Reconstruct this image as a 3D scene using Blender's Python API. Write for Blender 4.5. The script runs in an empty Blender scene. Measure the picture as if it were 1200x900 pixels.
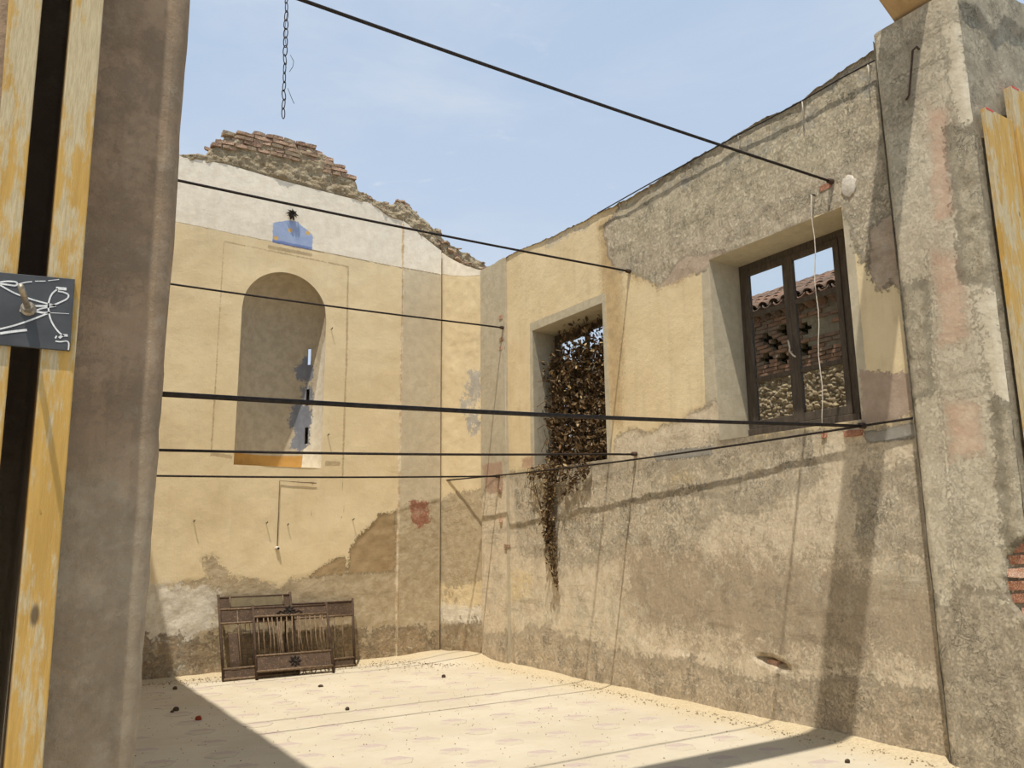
import bpy, math, random
import numpy as np
from mathutils import Vector, Matrix

scene = bpy.context.scene
COL = scene.collection
random.seed(7)

# ------------------------------------------------------------------ camera
YAW, PITCH, ROLL, FPX, CAMZ = 0.565303, 0.193513, -0.011658, 961.2, 1.6
cf = np.array([math.sin(YAW)*math.cos(PITCH), math.cos(YAW)*math.cos(PITCH), math.sin(PITCH)])
_r = np.array([math.cos(YAW), -math.sin(YAW), 0.0]); _u = np.cross(_r, cf)
cr = _r*math.cos(ROLL)+_u*math.sin(ROLL); cu = -_r*math.sin(ROLL)+_u*math.cos(ROLL)
cam = bpy.data.cameras.new('camera'); cam_o = bpy.data.objects.new('camera', cam); COL.objects.link(cam_o)
cam.sensor_width = 36.0; cam.lens = FPX*36.0/1200.0; cam.clip_start = 0.05; cam.clip_end = 500
M = Matrix(((cr[0], cu[0], -cf[0], 0), (cr[1], cu[1], -cf[1], 0), (cr[2], cu[2], -cf[2], CAMZ), (0, 0, 0, 1)))
cam_o.matrix_world = M
scene.camera = cam_o

# ------------------------------------------------------------------ light, sky, exposure
scene.view_settings.view_transform = 'Standard'
scene.view_settings.look = 'None'
scene.view_settings.gamma = 1.0
scene.view_settings.use_curve_mapping = False
scene.view_settings.exposure = 0.0
SUN = Vector((-0.262, -0.232, 1.0)).normalized()
sl = bpy.data.lights.new('sun', 'SUN'); sl.energy = 4.7; sl.angle = math.radians(0.6); sl.color = (1.0, 0.955, 0.88)
so = bpy.data.objects.new('sun', sl); COL.objects.link(so)
so.rotation_euler = SUN.to_track_quat('Z', 'Y').to_euler(); so.location = (-3, -3, 12)
SKY_STRENGTH = 1.0

def lin(c):
    return tuple((x/255/12.92 if x/255 <= 0.04045 else ((x/255+0.055)/1.055)**2.4) for x in c)

# ------------------------------------------------------------------ node helper
class S:
    """a float or colour socket with operators"""
    def __init__(s, g, sock): s.g, s.s = g, sock
    def _m(s, op, o, rev=False):
        n = s.g.t.nodes.new('ShaderNodeMath'); n.operation = op
        a, b = (o, s) if rev else (s, o)
        for i, x in enumerate((a, b)):
            if x is None: continue
            if isinstance(x, S): s.g.t.links.new(x.s, n.inputs[i])
            else: n.inputs[i].default_value = x
        return S(s.g, n.outputs[0])
    def __add__(s, o): return s._m('ADD', o)
    def __radd__(s, o): return s._m('ADD', o)
    def __sub__(s, o): return s._m('SUBTRACT', o)
    def __rsub__(s, o): return s._m('SUBTRACT', o, True)
    def __mul__(s, o): return s._m('MULTIPLY', o)
    def __rmul__(s, o): return s._m('MULTIPLY', o)
    def pw(s, o): return s._m('POWER', o)
    def mx(s, o): return s._m('MAXIMUM', o)
    def mn(s, o): return s._m('MINIMUM', o)
    def step(s, a, b):
        n = s.g.t.nodes.new('ShaderNodeMapRange'); n.interpolation_type = 'SMOOTHSTEP'
        s.g.t.links.new(s.s, n.inputs[0]); n.inputs[1].default_value = a; n.inputs[2].default_value = b
        return S(s.g, n.outputs[0])

class G:
    def __init__(g, tree): g.t = tree; g.c = {}
    def n(g, kind): return g.t.nodes.new(kind)
    def coord(g, scale=(1, 1, 1), rot=(0, 0, 0)):
        if 'tc' not in g.c:
            g.c['tc'] = g.n('ShaderNodeTexCoord').outputs['Object']
        if scale == (1, 1, 1) and rot == (0, 0, 0): return g.c['tc']
        m = g.n('ShaderNodeMapping'); g.t.links.new(g.c['tc'], m.inputs[0]); m.inputs['Scale'].default_value = scale
        m.inputs['Rotation'].default_value = rot
        return m.outputs[0]
    def noise(g, scale=5, detail=4, rough=0.6, sc=(1, 1, 1), dist=0.0, vec=None):
        n = g.n('ShaderNodeTexNoise'); n.inputs['Scale'].default_value = scale; n.inputs['Detail'].default_value = detail
        n.inputs['Roughness'].default_value = rough; n.inputs['Distortion'].default_value = dist
        g.t.links.new(vec if vec is not None else g.coord(sc), n.inputs['Vector'])
        return S(g, n.outputs[0])
    def voro(g, scale=5, feature='F1', sc=(1, 1, 1), out='Distance'):
        n = g.n('ShaderNodeTexVoronoi'); n.feature = feature; n.inputs['Scale'].default_value = scale
        g.t.links.new(g.coord(sc), n.inputs['Vector']); return S(g, n.outputs[out])
    def attr(g, name):
        n = g.n('ShaderNodeAttribute'); n.attribute_name = name; return S(g, n.outputs['Fac'])
    def mix(g, f, a, b, mode='MIX'):
        n = g.n('ShaderNodeMix'); n.data_type = 'RGBA'; n.blend_type = mode
        if isinstance(f, S): g.t.links.new(f.s, n.inputs[0])
        else: n.inputs[0].default_value = f
        for i, x in ((6, a), (7, b)):
            if isinstance(x, S): g.t.links.new(x.s, n.inputs[i])
            else: n.inputs[i].default_value = (*x, 1)
        return S(g, n.outputs[2])
    def scale_col(g, c, f):
        n = g.n('ShaderNodeVectorMath'); n.operation = 'SCALE'
        g.t.links.new(c.s, n.inputs[0]); g.t.links.new(f.s, n.inputs['Scale']); return S(g, n.outputs[0])

def newmat(name):
    m = bpy.data.materials.new(name); m.use_nodes = True
    t = m.node_tree; b = t.nodes['Principled BSDF']
    return m, G(t), b

def put(g, b, color=None, rough=None, height=None, bump=1.0, metal=None, spec=None):
    for key, v in (('Base Color', color), ('Roughness', rough), ('Metallic', metal), ('Specular IOR Level', spec)):
        if v is None: continue
        if isinstance(v, S): g.t.links.new(v.s, b.inputs[key])
        elif key == 'Base Color': b.inputs[key].default_value = (*v, 1)
        else: b.inputs[key].default_value = v
    if height is not None:
        n = g.n('ShaderNodeBump'); n.inputs['Strength'].default_value = bump; n.inputs['Distance'].default_value = 1.0
        g.t.links.new(height.s, n.inputs['Height']); g.t.links.new(n.outputs[0], b.inputs['Normal'])

# world: pale blue summer sky with thin haze and wisps
w = bpy.data.worlds.new('sky'); scene.world = w; w.use_nodes = True
wt = w.node_tree; wg = G(wt)
tc = wt.nodes.new('ShaderNodeTexCoord'); sep = wt.nodes.new('ShaderNodeSeparateXYZ')
wt.links.new(tc.outputs['Generated'], sep.inputs[0])
elev = S(wg, sep.outputs['Z'])
mp = wt.nodes.new('ShaderNodeMapping'); mp.inputs['Scale'].default_value = (1.6, 1.6, 4.5); wt.links.new(tc.outputs['Generated'], mp.inputs[0])
mp.inputs['Rotation'].default_value = (0.25, 0.1, 0.4)
n1 = wg.noise(1.5, 6, 0.6, vec=mp.outputs[0], dist=0.6)
mp2 = wt.nodes.new('ShaderNodeMapping'); mp2.inputs['Scale'].default_value = (3, 3, 9); wt.links.new(tc.outputs['Generated'], mp2.inputs[0])
n2 = wg.noise(2.6, 8, 0.62, vec=mp2.outputs[0], dist=0.9)
sky = wg.mix(elev.step(0.0, 0.75), lin((204, 219, 238)), lin((178, 199, 226)))
sky = wg.mix(n1.step(0.40, 0.80)*0.7, sky, lin((214, 223, 236)))
sky = wg.mix(n2.step(0.60, 0.82)*0.5, sky, lin((240, 242, 246)))
bgn = wt.nodes['Background']; wt.links.new(sky.s, bgn.inputs[0]); bgn.inputs[1].default_value = SKY_STRENGTH

# ------------------------------------------------------------------ pixel to wall position
def ray(x, y): return cf+cr*(x-600)/FPX-cu*(y-450)/FPX
EYE = np.array([0, 0, CAMZ])
def on_x(x, y, X): d = ray(x, y); return EYE+d*X/d[0]
def on_y(x, y, Y): d = ray(x, y); return EYE+d*Y/d[1]
def on_z(x, y, Z=0.0): d = ray(x, y); return EYE+d*(Z-CAMZ)/d[2]

# plan of the place (metres)
XR, YB = 6.13, 11.33            # inner faces of the right and the back wall
XP, YP0, YP1 = 6.01, 2.95, 3.66  # right arch pier
XLW = 0.42                      # left wall
CA = np.array([5.86, 11.41]); CB = np.array([6.13, 10.46])   # oblique corner wall
CL = float(np.linalg.norm(CB-CA)); CD = (CB-CA)/CL; CN = np.array([-CD[1], CD[0]])*-1
if CN @ np.array([-1, -1]) < 0: CN = -CN
def on_c(x, y):
    d = ray(x, y); t = (CA @ CN)/(d[:2] @ CN); p = d*t+EYE
    return np.array([(p[:2]-CA) @ CD, p[2]])
def P_r(pts): return np.array([on_x(x, y, XR)[1:] for x, y in pts])
def P_b(pts): return np.array([on_y(x, y, YB)[[0, 2]] for x, y in pts])
def P_p(pts): return np.array([on_x(x, y, XP)[1:] for x, y in pts])
def P_f(pts): return np.array([on_y(x, y, YP0)[[0, 2]] for x, y in pts])
def P_c(pts): return np.array([on_c(x, y) for x, y in pts])

# ------------------------------------------------------------------ numpy noise
def _hash(i, j, k, seed):
    h = (i*374761393+j*668265263+k*2147483647+seed*1274126177) & 0xffffffff
    h = ((h ^ (h >> 13))*1274126177) & 0xffffffff
    return ((h ^ (h >> 16)) & 0xffff)/65535.0
def vnoise(x, y, seed=0):
    x = np.asarray(x, float); y = np.asarray(y, float)
    i = np.floor(x).astype(np.int64); j = np.floor(y).astype(np.int64); fx = x-i; fy = y-j
    fx = fx*fx*(3-2*fx); fy = fy*fy*(3-2*fy); z = np.zeros_like(i)
    a = _hash(i, j, z, seed); b = _hash(i+1, j, z, seed); c = _hash(i, j+1, z, seed); d = _hash(i+1, j+1, z, seed)
    return (a*(1-fx)+b*fx)*(1-fy)+(c*(1-fx)+d*fx)*fy
def fbm(x, y, seed=0, oct=4):
    s = 0; a = 0.5; t = 0
    for o in range(oct):
        s = s+a*vnoise(np.asarray(x)*2**o+o*17.3, np.asarray(y)*2**o-o*9.1, seed+o); t += a; a *= 0.5
    return s/t-0.5            # -0.5 .. 0.5

def sdf(poly, u, v):
    """signed distance, positive inside"""
    u = np.asarray(u, float); v = np.asarray(v, float)
    d = np.full(u.shape, 1e9); ins = np.zeros(u.shape, bool)
    n = len(poly)
    for k in range(n):
        ax, ay = poly[k]; bx, by = poly[(k+1) % n]
        ex, ey = bx-ax, by-ay; L = ex*ex+ey*ey+1e-12
        t = np.clip(((u-ax)*ex+(v-ay)*ey)/L, 0, 1)
        d = np.minimum(d, (u-ax-t*ex)**2+(v-ay-t*ey)**2)
        c = ((ay > v) != (by > v))
        with np.errstate(divide='ignore', invalid='ignore'):
            c &= u < (bx-ax)*(v-ay)/(by-ay if by != ay else 1e-12)+ax
        ins ^= c
    return np.clip(np.where(ins, 1, -1)*np.sqrt(d), -0.6, 0.6)
def regions(regs, u, v):
    return {k: np.max([sdf(p, u, v) for p in polys], axis=0) for k, polys in regs.items()}

# ------------------------------------------------------------------ mesh helpers
class WB:
    """wall builder: dense blocks with float attributes"""
    def __init__(s, names): s.v = []; s.f = []; s.n = 0; s.names = names; s.a = {k: [] for k in names}
    def grid(s, P, attrs):
        nu, nv = P.shape[:2]; base = s.n
        s.v.append(P.reshape(-1, 3)); s.n += nu*nv
        i = np.arange(nu-1)[:, None]*nv+np.arange(nv-1)[None, :]+base
        s.f.append(np.stack([i, i+nv, i+nv+1, i+1], -1).reshape(-1, 4))
        for k in s.names:
            x = attrs.get(k, -0.6); s.a[k].append(np.broadcast_to(np.asarray(x, float), (nu, nv)).reshape(-1))
    def build(s, name, mat, smooth=True):
        v = np.concatenate(s.v); f = np.concatenate(s.f)
        me = bpy.data.meshes.new(name)
        me.vertices.add(len(v)); me.vertices.foreach_set('co', v.astype(np.float32).ravel())
        me.loops.add(f.size); me.loops.foreach_set('vertex_index', f.astype(np.int32).ravel())
        me.polygons.add(len(f)); me.polygons.foreach_set('loop_start', np.arange(0, f.size, 4, dtype=np.int32))
        me.polygons.foreach_set('loop_total', np.full(len(f), 4, dtype=np.int32))
        me.update(calc_edges=True); me.validate()
        for k in s.names:
            at = me.attributes.new(k, 'FLOAT', 'POINT'); at.data.foreach_set('value', np.concatenate(s.a[k]).astype(np.float32))
        if smooth: me.polygons.foreach_set('use_smooth', np.ones(len(f), bool))
        me.materials.append(mat)
        o = bpy.data.objects.new(name, me); COL.objects.link(o); return o

class MB:
    def __init__(s): s.v = []; s.f = []
    def add(s, v, f):
        b = len(s.v); s.v += [tuple(map(float, p)) for p in v]; s.f += [tuple(i+b for i in q) for q in f]; return s
    def box(s, lo, hi, mtx=None, taper=None):
        x0, y0, z0 = lo; x1, y1, z1 = hi
        v = [(x0, y0, z0), (x1, y0, z0), (x1, y1, z0), (x0, y1, z0), (x0, y0, z1), (x1, y0, z1), (x1, y1, z1), (x0, y1, z1)]
        if mtx is not None: v = [tuple(mtx @ Vector(p)) for p in v]
        return s.add(v, [(0, 3, 2, 1), (4, 5, 6, 7), (0, 1, 5, 4), (1, 2, 6, 5), (2, 3, 7, 6), (3, 0, 4, 7)])
    def tube(s, path, r, n=8, closed=False, caps=True):
        p = [Vector(q) for q in path]; m = len(p); rr = r if hasattr(r, '__len__') else [r]*m
        vs = []; fs = []; up = None
        for i in range(m):
            if closed: t = p[(i+1) % m]-p[i-1]
            else: t = p[min(i+1, m-1)]-p[max(i-1, 0)]
            t.normalize()
            if up is None:
                up = Vector((0, 0, 1)) if abs(t.z) < 0.9 else Vector((1, 0, 0))
            a = t.cross(up)
            if a.length < 1e-6: a = t.orthogonal()
            a.normalize(); up = a.cross(t)
            for k in range(n):
                w_ = 2*math.pi*k/n; vs.append(p[i]+(a*math.cos(w_)+up*math.sin(w_))*rr[i])
        for i in range(m if closed else m-1):
            j = (i+1) % m
            for k in range(n):
                l = (k+1) % n; fs.append((i*n+k, i*n+l, j*n+l, j*n+k))
        if not closed and caps:
            fs.append(tuple(range(n-1, -1, -1))); fs.append(tuple((m-1)*n+k for k in range(n)))
        return s.add(vs, fs)
    def mesh(s, name, mat, smooth=False):
        me = bpy.data.meshes.new(name); me.from_pydata(s.v, [], s.f); me.update()
        if smooth: me.polygons.foreach_set('use_smooth', [True]*len(me.polygons))
        me.materials.append(mat); return me
    def build(s, name, mat, parent=None, smooth=False, bevel=0):
        o = bpy.data.objects.new(name, s.mesh(name, mat, smooth)); COL.objects.link(o)
        if parent is not None: o.parent = parent
        if bevel:
            b = o.modifiers.new('bevel', 'BEVEL'); b.width = bevel; b.segments = 2; b.limit_method = 'ANGLE'
        return o
def link_mesh(name, me, parent=None, loc=(0, 0, 0), rot=(0, 0, 0), scale=(1, 1, 1)):
    o = bpy.data.objects.new(name, me); COL.objects.link(o); o.location = loc; o.rotation_euler = rot; o.scale = scale
    if parent is not None: o.parent = parent
    return o
def empty(name, loc=(0, 0, 0), rot=(0, 0, 0)):
    o = bpy.data.objects.new(name, None); COL.objects.link(o); o.location = loc; o.rotation_euler = rot; o.empty_display_size = 0.1; return o
def tag(o, label, cat, group=None, kind=None):
    o['label'] = label; o['category'] = cat
    if group: o['group'] = group
    if kind: o['kind'] = kind
    return o

# ------------------------------------------------------------------ materials
def grey_off(c, k=0.84):
    l_ = 0.2126*c[0]+0.7152*c[1]+0.0722*c[2]; return tuple(l_+(x-l_)*k for x in c)
def wall_material(name, base, base2, layers, base_rough=0.25, grime=0.5, streak=0.35):
    m, g, b = newmat(name)
    nb = g.noise(1.7, 6, 0.65); nm = g.noise(9, 6, 0.7); nf = g.noise(60, 4, 0.7); nn = g.noise(4.0, 10, 0.78)
    nfine = g.noise(30, 8, 0.8)
    col = g.mix(nb.step(0.35, 0.65), grey_off(base), grey_off(base2))
    hgt = None
    ra = nb*0.0+base_rough
    for L in layers:
        d = g.attr(L['attr'])+(nn-0.5)*(3.0*L.get('amp', 0.08))+(nfine-0.5)*(2.6*L.get('fine', 0.05))
        mk = d.step(-L.get('soft', 0.008), L.get('soft', 0.008))
        if 'patch' in L:
            mk = mk*(nn if L.get('pn', 'n') == 'n' else nm).step(L['patch']-0.03, L['patch']+0.03)
        if L.get('op', 1) != 1: mk = mk*L['op']
        k_ = L.get('sat', 0.88)
        c2 = g.mix((nm if L.get('var', 'm') == 'm' else nb).step(0.36, 0.64), grey_off(L['col'], k_), grey_off(L.get('col2', L['col']), k_))
        col = g.mix(mk, col, c2)
        r2 = L.get('rough', None)
        if r2 is not None: ra = ra+(r2-ra)*mk
        if L.get('h', 0):
            hgt = mk*L['h'] if hgt is None else hgt+mk*L['h']
    # weathering of the plaster; crack rims and hollows carry relief shading in the colour
    rs = ra.step(0.1, 0.6)
    st = g.noise(3.2, 6, 0.7, sc=(2.2, 2.2, 0.22)); hz = g.noise(3.0, 6, 0.7, sc=(0.35, 0.35, 2.6))
    col = g.mix(st.step(0.5, 0.72)*streak, col, g.mix(0.6, col, lin((98, 84, 66))))
    g2 = g.noise(2.6, 9, 0.78); g3 = g.noise(5.5, 9, 0.78)
    col = g.mix(g2.step(0.5, 0.70)*grime, col, g.mix(0.55, col, lin((100, 86, 66))))
    col = g.mix(g3.step(0.52, 0.66)*rs*0.5, col, lin((218, 206, 178)))
    col = g.mix((1.0-g3.step(0.36, 0.46))*rs*0.28, col, lin((130, 113, 88)))
    col = g.mix(hz.step(0.56, 0.66)*rs*0.30, col, lin((112, 96, 74)))
    pit = nf.step(0.58, 0.66)*ra.step(0.15, 1.0)
    sq = g.noise(11, 5, 0.7, dist=1.2); sm = g.noise(3.1, 4, 0.6)
    dsq = (sq-0.5)._m('ABSOLUTE', None)
    crk = (1.0-dsq.step(0.004, 0.022))*ra.step(0.35, 1.0)*sm.step(0.50, 0.60)
    rim = (1.0-(sq-0.535)._m('ABSOLUTE', None).step(0.006, 0.022))*ra.step(0.35, 1.0)*sm.step(0.50, 0.60)
    fl = nfine.step(0.50, 0.54)*ra.step(0.3, 1.1)
    lump = g.noise(13, 8, 0.75); lump2 = g.noise(34, 6, 0.75)
    cav = (1.0-lump.step(0.36, 0.46))*ra.step(0.4, 1.2)
    col = g.mix(pit*0.75, col, g.mix(0.75, col, lin((56, 46, 36))))
    col = g.mix(rim*0.55, col, lin((222, 208, 178)))
    col = g.mix(crk*0.8, col, g.mix(0.8, col, lin((58, 47, 36))))
    col = g.mix(fl*0.30, col, lin((204, 190, 162)))
    col = g.mix(cav*0.25, col, g.mix(0.6, col, lin((84, 70, 54))))
    vo = g.voro(17)
    h = (lump*0.024+lump2*0.018+vo*0.008)*ra+nf*0.0016+nm*0.004-pit*0.005+fl*0.006-cav*0.006-crk*0.012+rim*0.004
    if hgt is not None: h = h+hgt
    put(g, b, col, 0.93, h, 1.0, spec=0.15)
    return m

YEL = lin((230, 206, 156)); YEL2 = lin((222, 196, 144))
GRY = lin((220, 203, 171)); GRY2 = lin((204, 185, 152))
LGR = lin((196, 182, 152)); LGR2 = lin((184, 170, 140))
DADO = lin((228, 209, 175)); DADO2 = lin((214, 193, 158))
MAUVE = lin((182, 158, 134)); MAUVE2 = lin((170, 146, 122))
WHITE = lin((240, 228, 204)); WHITE2 = lin((230, 216, 190))

right_layers = [
    dict(attr='streaky', col=lin((196, 164, 108)), col2=lin((172, 140, 92)), amp=0.10, fine=0.2, soft=0.10, op=0.75),
    dict(attr='pil', col=LGR, col2=LGR2, amp=0.004, fine=0.01, soft=0.004),
    dict(attr='surround', col=LGR, col2=LGR2, amp=0.006, fine=0.01, soft=0.004),
    dict(attr='mauve', col=MAUVE, col2=MAUVE2, amp=0.07, fine=0.09, soft=0.006, rough=0.2, h=-0.003),
    dict(attr='grey', col=GRY, col2=GRY2, amp=0.13, fine=0.10, soft=0.015, rough=1.0, h=-0.006),
    dict(attr='pale', col=lin((224, 206, 162)), col2=lin((216, 202, 168)), amp=0.2, fine=0.15, soft=0.12, op=0.65, patch=0.46),
    dict(attr='bluetop', col=lin((132, 140, 152)), col2=lin((160, 160, 158)), amp=0.10, fine=0.12, soft=0.02, op=0.45, patch=0.54),
    dict(attr='pline', col=lin((230, 216, 180)), col2=lin((206, 188, 152)), amp=0.015, fine=0.05, soft=0.01, op=0.6),
    dict(attr='mauve2', col=MAUVE, col2=lin((166, 142, 118)), amp=0.06, fine=0.08, soft=0.02, op=0.8, rough=0.3),
    dict(attr='dado', col=DADO, col2=DADO2, amp=0.09, fine=0.09, soft=0.008, rough=0.55, h=-0.005),
    dict(attr='rough', col=lin((228, 209, 176)), col2=lin((214, 193, 158)), amp=0.2, fine=0.15, soft=0.12, rough=1.2, op=0.8),
    dict(attr='blue', col=lin((158, 152, 140)), col2=lin((150, 142, 128)), amp=0.02, fine=0.05, soft=0.01, rough=0.2),
    dict(attr='wet', col=lin((154, 134, 106)), col2=lin((176, 154, 124)), amp=0.55, fine=0.3, soft=0.16, op=0.75, rough=0.55),
    dict(attr='white', col=lin((222, 208, 178)), col2=lin((200, 184, 150)), amp=0.18, fine=0.15, soft=0.08, op=0.7, patch=0.48),
    dict(attr='yrem', col=YEL, col2=YEL2, amp=0.12, fine=0.12, soft=0.02, op=0.9, patch=0.45),
    dict(attr='foot', col=lin((206, 182, 147)), col2=lin((222, 200, 165)), amp=0.18, fine=0.10, soft=0.06, rough=1.0, op=0.9),
    dict(attr='red', col=lin((168, 124, 100)), col2=lin((184, 146, 116)), amp=0.05, fine=0.08, soft=0.02, op=0.7),
]
right_names = ['streaky', 'pil', 'surround', 'mauve', 'grey', 'pale', 'bluetop', 'pline', 'mauve2', 'dado', 'rough', 'blue', 'wet', 'white', 'yrem', 'foot', 'red']
M_RIGHT = wall_material('old plaster of the side wall', YEL, YEL2, right_layers, base_rough=0.12, grime=0.25, streak=0.2)

back_layers = [
    dict(attr='pil', col=lin((206, 188, 152)), col2=lin((196, 178, 144)), amp=0.004, fine=0.008, soft=0.004),
    dict(attr='white', col=WHITE, col2=WHITE2, amp=0.006, fine=0.012, soft=0.006, h=0.003),
    dict(attr='line', col=lin((160, 136, 98)), col2=lin((186, 160, 116)), amp=0.006, fine=0.02, soft=0.006, op=0.75),
    dict(attr='dado', col=lin((190, 170, 134)), col2=lin((176, 154, 116)), amp=0.10, fine=0.12, soft=0.006, rough=0.35, h=-0.006),
    dict(attr='dark', col=lin((174, 146, 102)), col2=lin((162, 136, 94)), amp=0.06, fine=0.10, soft=0.006, rough=0.2, h=-0.002),
    dict(attr='lime', col=lin((232, 220, 196)), col2=lin((212, 198, 170)), amp=0.20, fine=0.22, soft=0.03, op=0.9),
    dict(attr='foot', col=lin((164, 136, 98)), col2=lin((188, 162, 124)), amp=0.20, fine=0.2, soft=0.03, rough=0.8, op=0.9, patch=0.44),
    dict(attr='blue', col=lin((150, 168, 205)), col2=lin((162, 178, 208)), amp=0.008, fine=0.02, soft=0.006),
    dict(attr='blue2', col=lin((112, 132, 182)), col2=lin((120, 140, 188)), amp=0.004, fine=0.015, soft=0.006),
    dict(attr='dots', col=lin((222, 178, 100)), col2=lin((214, 168, 90)), amp=0.006, fine=0.012, soft=0.005),
    dict(attr='red', col=lin((140, 82, 56)), col2=lin((172, 112, 82)), amp=0.10, fine=0.12, soft=0.012, op=0.9),
    dict(attr='edge', col=lin((232, 216, 184)), col2=lin((190, 160, 116)), amp=0.012, fine=0.02, soft=0.006, op=0.85),
    dict(attr='crack', col=lin((112, 90, 62)), col2=lin((150, 124, 88)), amp=0.008, fine=0.012, soft=0.004, op=0.6),
    dict(attr='niche', col=lin((192, 176, 146)), col2=lin((176, 160, 132)), amp=0.0, fine=0.0, soft=0.01),
    dict(attr='nlit', col=lin((226, 216, 194)), col2=lin((214, 200, 172)), amp=0.01, fine=0.02, soft=0.01),  # sunlit wedge of the niche, painted as a paler colour
    dict(attr='nflake', col=lin((128, 132, 140)), col2=lin((118, 120, 128)), amp=0.10, fine=0.10, soft=0.006),
    dict(attr='cflake', col=lin((188, 178, 160)), col2=lin((172, 162, 146)), amp=0.12, fine=0.14, soft=0.006, patch=0.48),
    dict(attr='yrem', col=YEL, col2=YEL2, amp=0.2, fine=0.2, soft=0.02, op=0.9, patch=0.42),
    dict(attr='nochre', col=lin((196, 146, 62)), col2=lin((188, 138, 58)), amp=0.002, fine=0.004, soft=0.004),
]
back_names = ['pil', 'white', 'line', 'dado', 'dark', 'lime', 'foot', 'blue', 'blue2', 'dots', 'red', 'edge', 'crack', 'niche', 'nlit', 'nflake', 'cflake', 'yrem', 'nochre']
M_BACK = wall_material('old plaster of the end wall', YEL, YEL2, back_layers, base_rough=0.08, grime=0.12, streak=0.10)

pier_layers = [
    dict(attr='light', col=lin((214, 200, 170)), col2=lin((200, 184, 152)), amp=0.10, fine=0.12, soft=0.02, op=0.85, rough=0.3),
    dict(attr='lines', col=lin((222, 208, 176)), col2=lin((200, 184, 150)), amp=0.01, fine=0.05, soft=0.006, op=0.8, rough=0.2),
    dict(attr='red', col=lin((190, 140, 110)), col2=lin((202, 166, 134)), amp=0.10, fine=0.12, soft=0.05, op=0.6, rough=0.25),
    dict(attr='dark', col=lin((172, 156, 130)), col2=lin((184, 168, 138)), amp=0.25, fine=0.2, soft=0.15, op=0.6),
    dict(attr='rough', col=lin((214, 198, 164)), col2=lin((198, 181, 148)), amp=0.08, fine=0.10, soft=0.04, rough=1.5),
    dict(attr='foot', col=lin((188, 170, 140)), col2=lin((208, 190, 158)), amp=0.25, fine=0.12, soft=0.03, rough=0.9),
]
pier_names = ['light', 'lines', 'red', 'dark', 'rough', 'foot']
M_PIER = wall_material('weathered render of the arch pier', lin((216, 201, 168)), lin((202, 185, 152)), pier_layers, base_rough=0.6, grime=0.18, streak=0.2)
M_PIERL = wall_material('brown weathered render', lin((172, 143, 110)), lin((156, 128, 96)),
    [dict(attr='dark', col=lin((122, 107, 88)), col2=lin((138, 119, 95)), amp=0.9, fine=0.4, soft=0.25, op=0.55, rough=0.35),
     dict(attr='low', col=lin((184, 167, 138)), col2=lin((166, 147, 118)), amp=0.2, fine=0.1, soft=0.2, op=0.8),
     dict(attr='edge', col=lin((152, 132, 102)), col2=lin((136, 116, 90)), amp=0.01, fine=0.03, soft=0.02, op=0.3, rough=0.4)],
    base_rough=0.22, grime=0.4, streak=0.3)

def simple(name, c1, c2, scale=8, rough=0.85, bumps=0.004, sc=(1, 1, 1), c3=None, t3=0.62, metal=0.0, detail=6):
    m, g, b = newmat(name)
    n = g.noise(scale, detail, 0.65, sc=sc); n2 = g.noise(scale*4.5, 5, 0.7, sc=sc)
    col = g.mix(n.step(0.35, 0.65), c1, c2)
    if c3 is not None: col = g.mix(n2.step(t3-0.05, t3+0.05), col, c3)
    put(g, b, col, rough, n*bumps+n2*bumps*0.5, 1.0, metal=metal, spec=0.25)
    return m

M_CEMENT = simple('broken cement and rubble', lin((186, 170, 140)), lin((158, 140, 110)), 7, 0.95, 0.05, c3=lin((128, 110, 84)), t3=0.6)
M_BRICKS = [simple('old brick %d' % i, lin(a), lin(b), 14, 0.92, 0.008, c3=lin(c), t3=0.54) for i, (a, b, c) in enumerate([
    ((158, 124, 102), (142, 110, 90), (190, 170, 142)), ((162, 132, 108), (140, 112, 92), (186, 168, 140)),
    ((178, 158, 130), (160, 138, 112), (200, 182, 154)), ((140, 108, 88), (124, 94, 78), (176, 154, 126))])]
M_REDBR = simple('orange red brick', lin((170, 112, 84)), lin((150, 98, 74)), 24, 0.9, 0.010, c3=lin((206, 172, 144)), t3=0.55)
M_REDBR2 = simple('dusty brick', lin((196, 156, 132)), lin((176, 120, 92)), 24, 0.9, 0.010, c3=lin((220, 200, 176)), t3=0.55)
M_OBR = [simple('outbuilding brick %d' % i, lin(a), lin(b), 10, 0.9, 0.006, c3=lin(c), t3=0.62) for i, (a, b, c) in enumerate([
    ((146, 110, 86), (126, 94, 74), (150, 130, 108)), ((142, 116, 92), (124, 98, 78), (160, 142, 116)), ((156, 116, 88), (136, 100, 76), (140, 120, 98))])]
M_MORTAR = simple('grey lime mortar', lin((150, 134, 108)), lin((128, 112, 88)), 9, 0.95, 0.01)
M_IRON = simple('dark tie rod iron', lin((58, 50, 44)), lin((42, 36, 32)), 30, 0.6, 0.001, metal=0.4)
M_RUST = simple('rusty painted iron', lin((80, 62, 48)), lin((64, 50, 40)), 22, 0.75, 0.002, c3=lin((116, 92, 72)), t3=0.6, metal=0.1)
M_RUSTP = simple('rusty sheet iron', lin((86, 68, 52)), lin((72, 57, 44)), 12, 0.75, 0.002, c3=lin((124, 100, 80)), t3=0.6, metal=0.1)
M_OLIVE = simple('olive painted sheet iron', lin((112, 100, 74)), lin((98, 88, 66)), 12, 0.75, 0.002, c3=lin((120, 88, 66)), t3=0.64)
M_BAR = simple('pale worn iron bar', lin((130, 110, 86)), lin((98, 78, 60)), 30, 0.7, 0.001)
M_WOODD = simple('dark brown window wood', lin((90, 80, 68)), lin((74, 65, 55)), 10, 0.7, 0.003, sc=(3, 3, 0.5), c3=lin((108, 97, 84)), t3=0.62)
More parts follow.
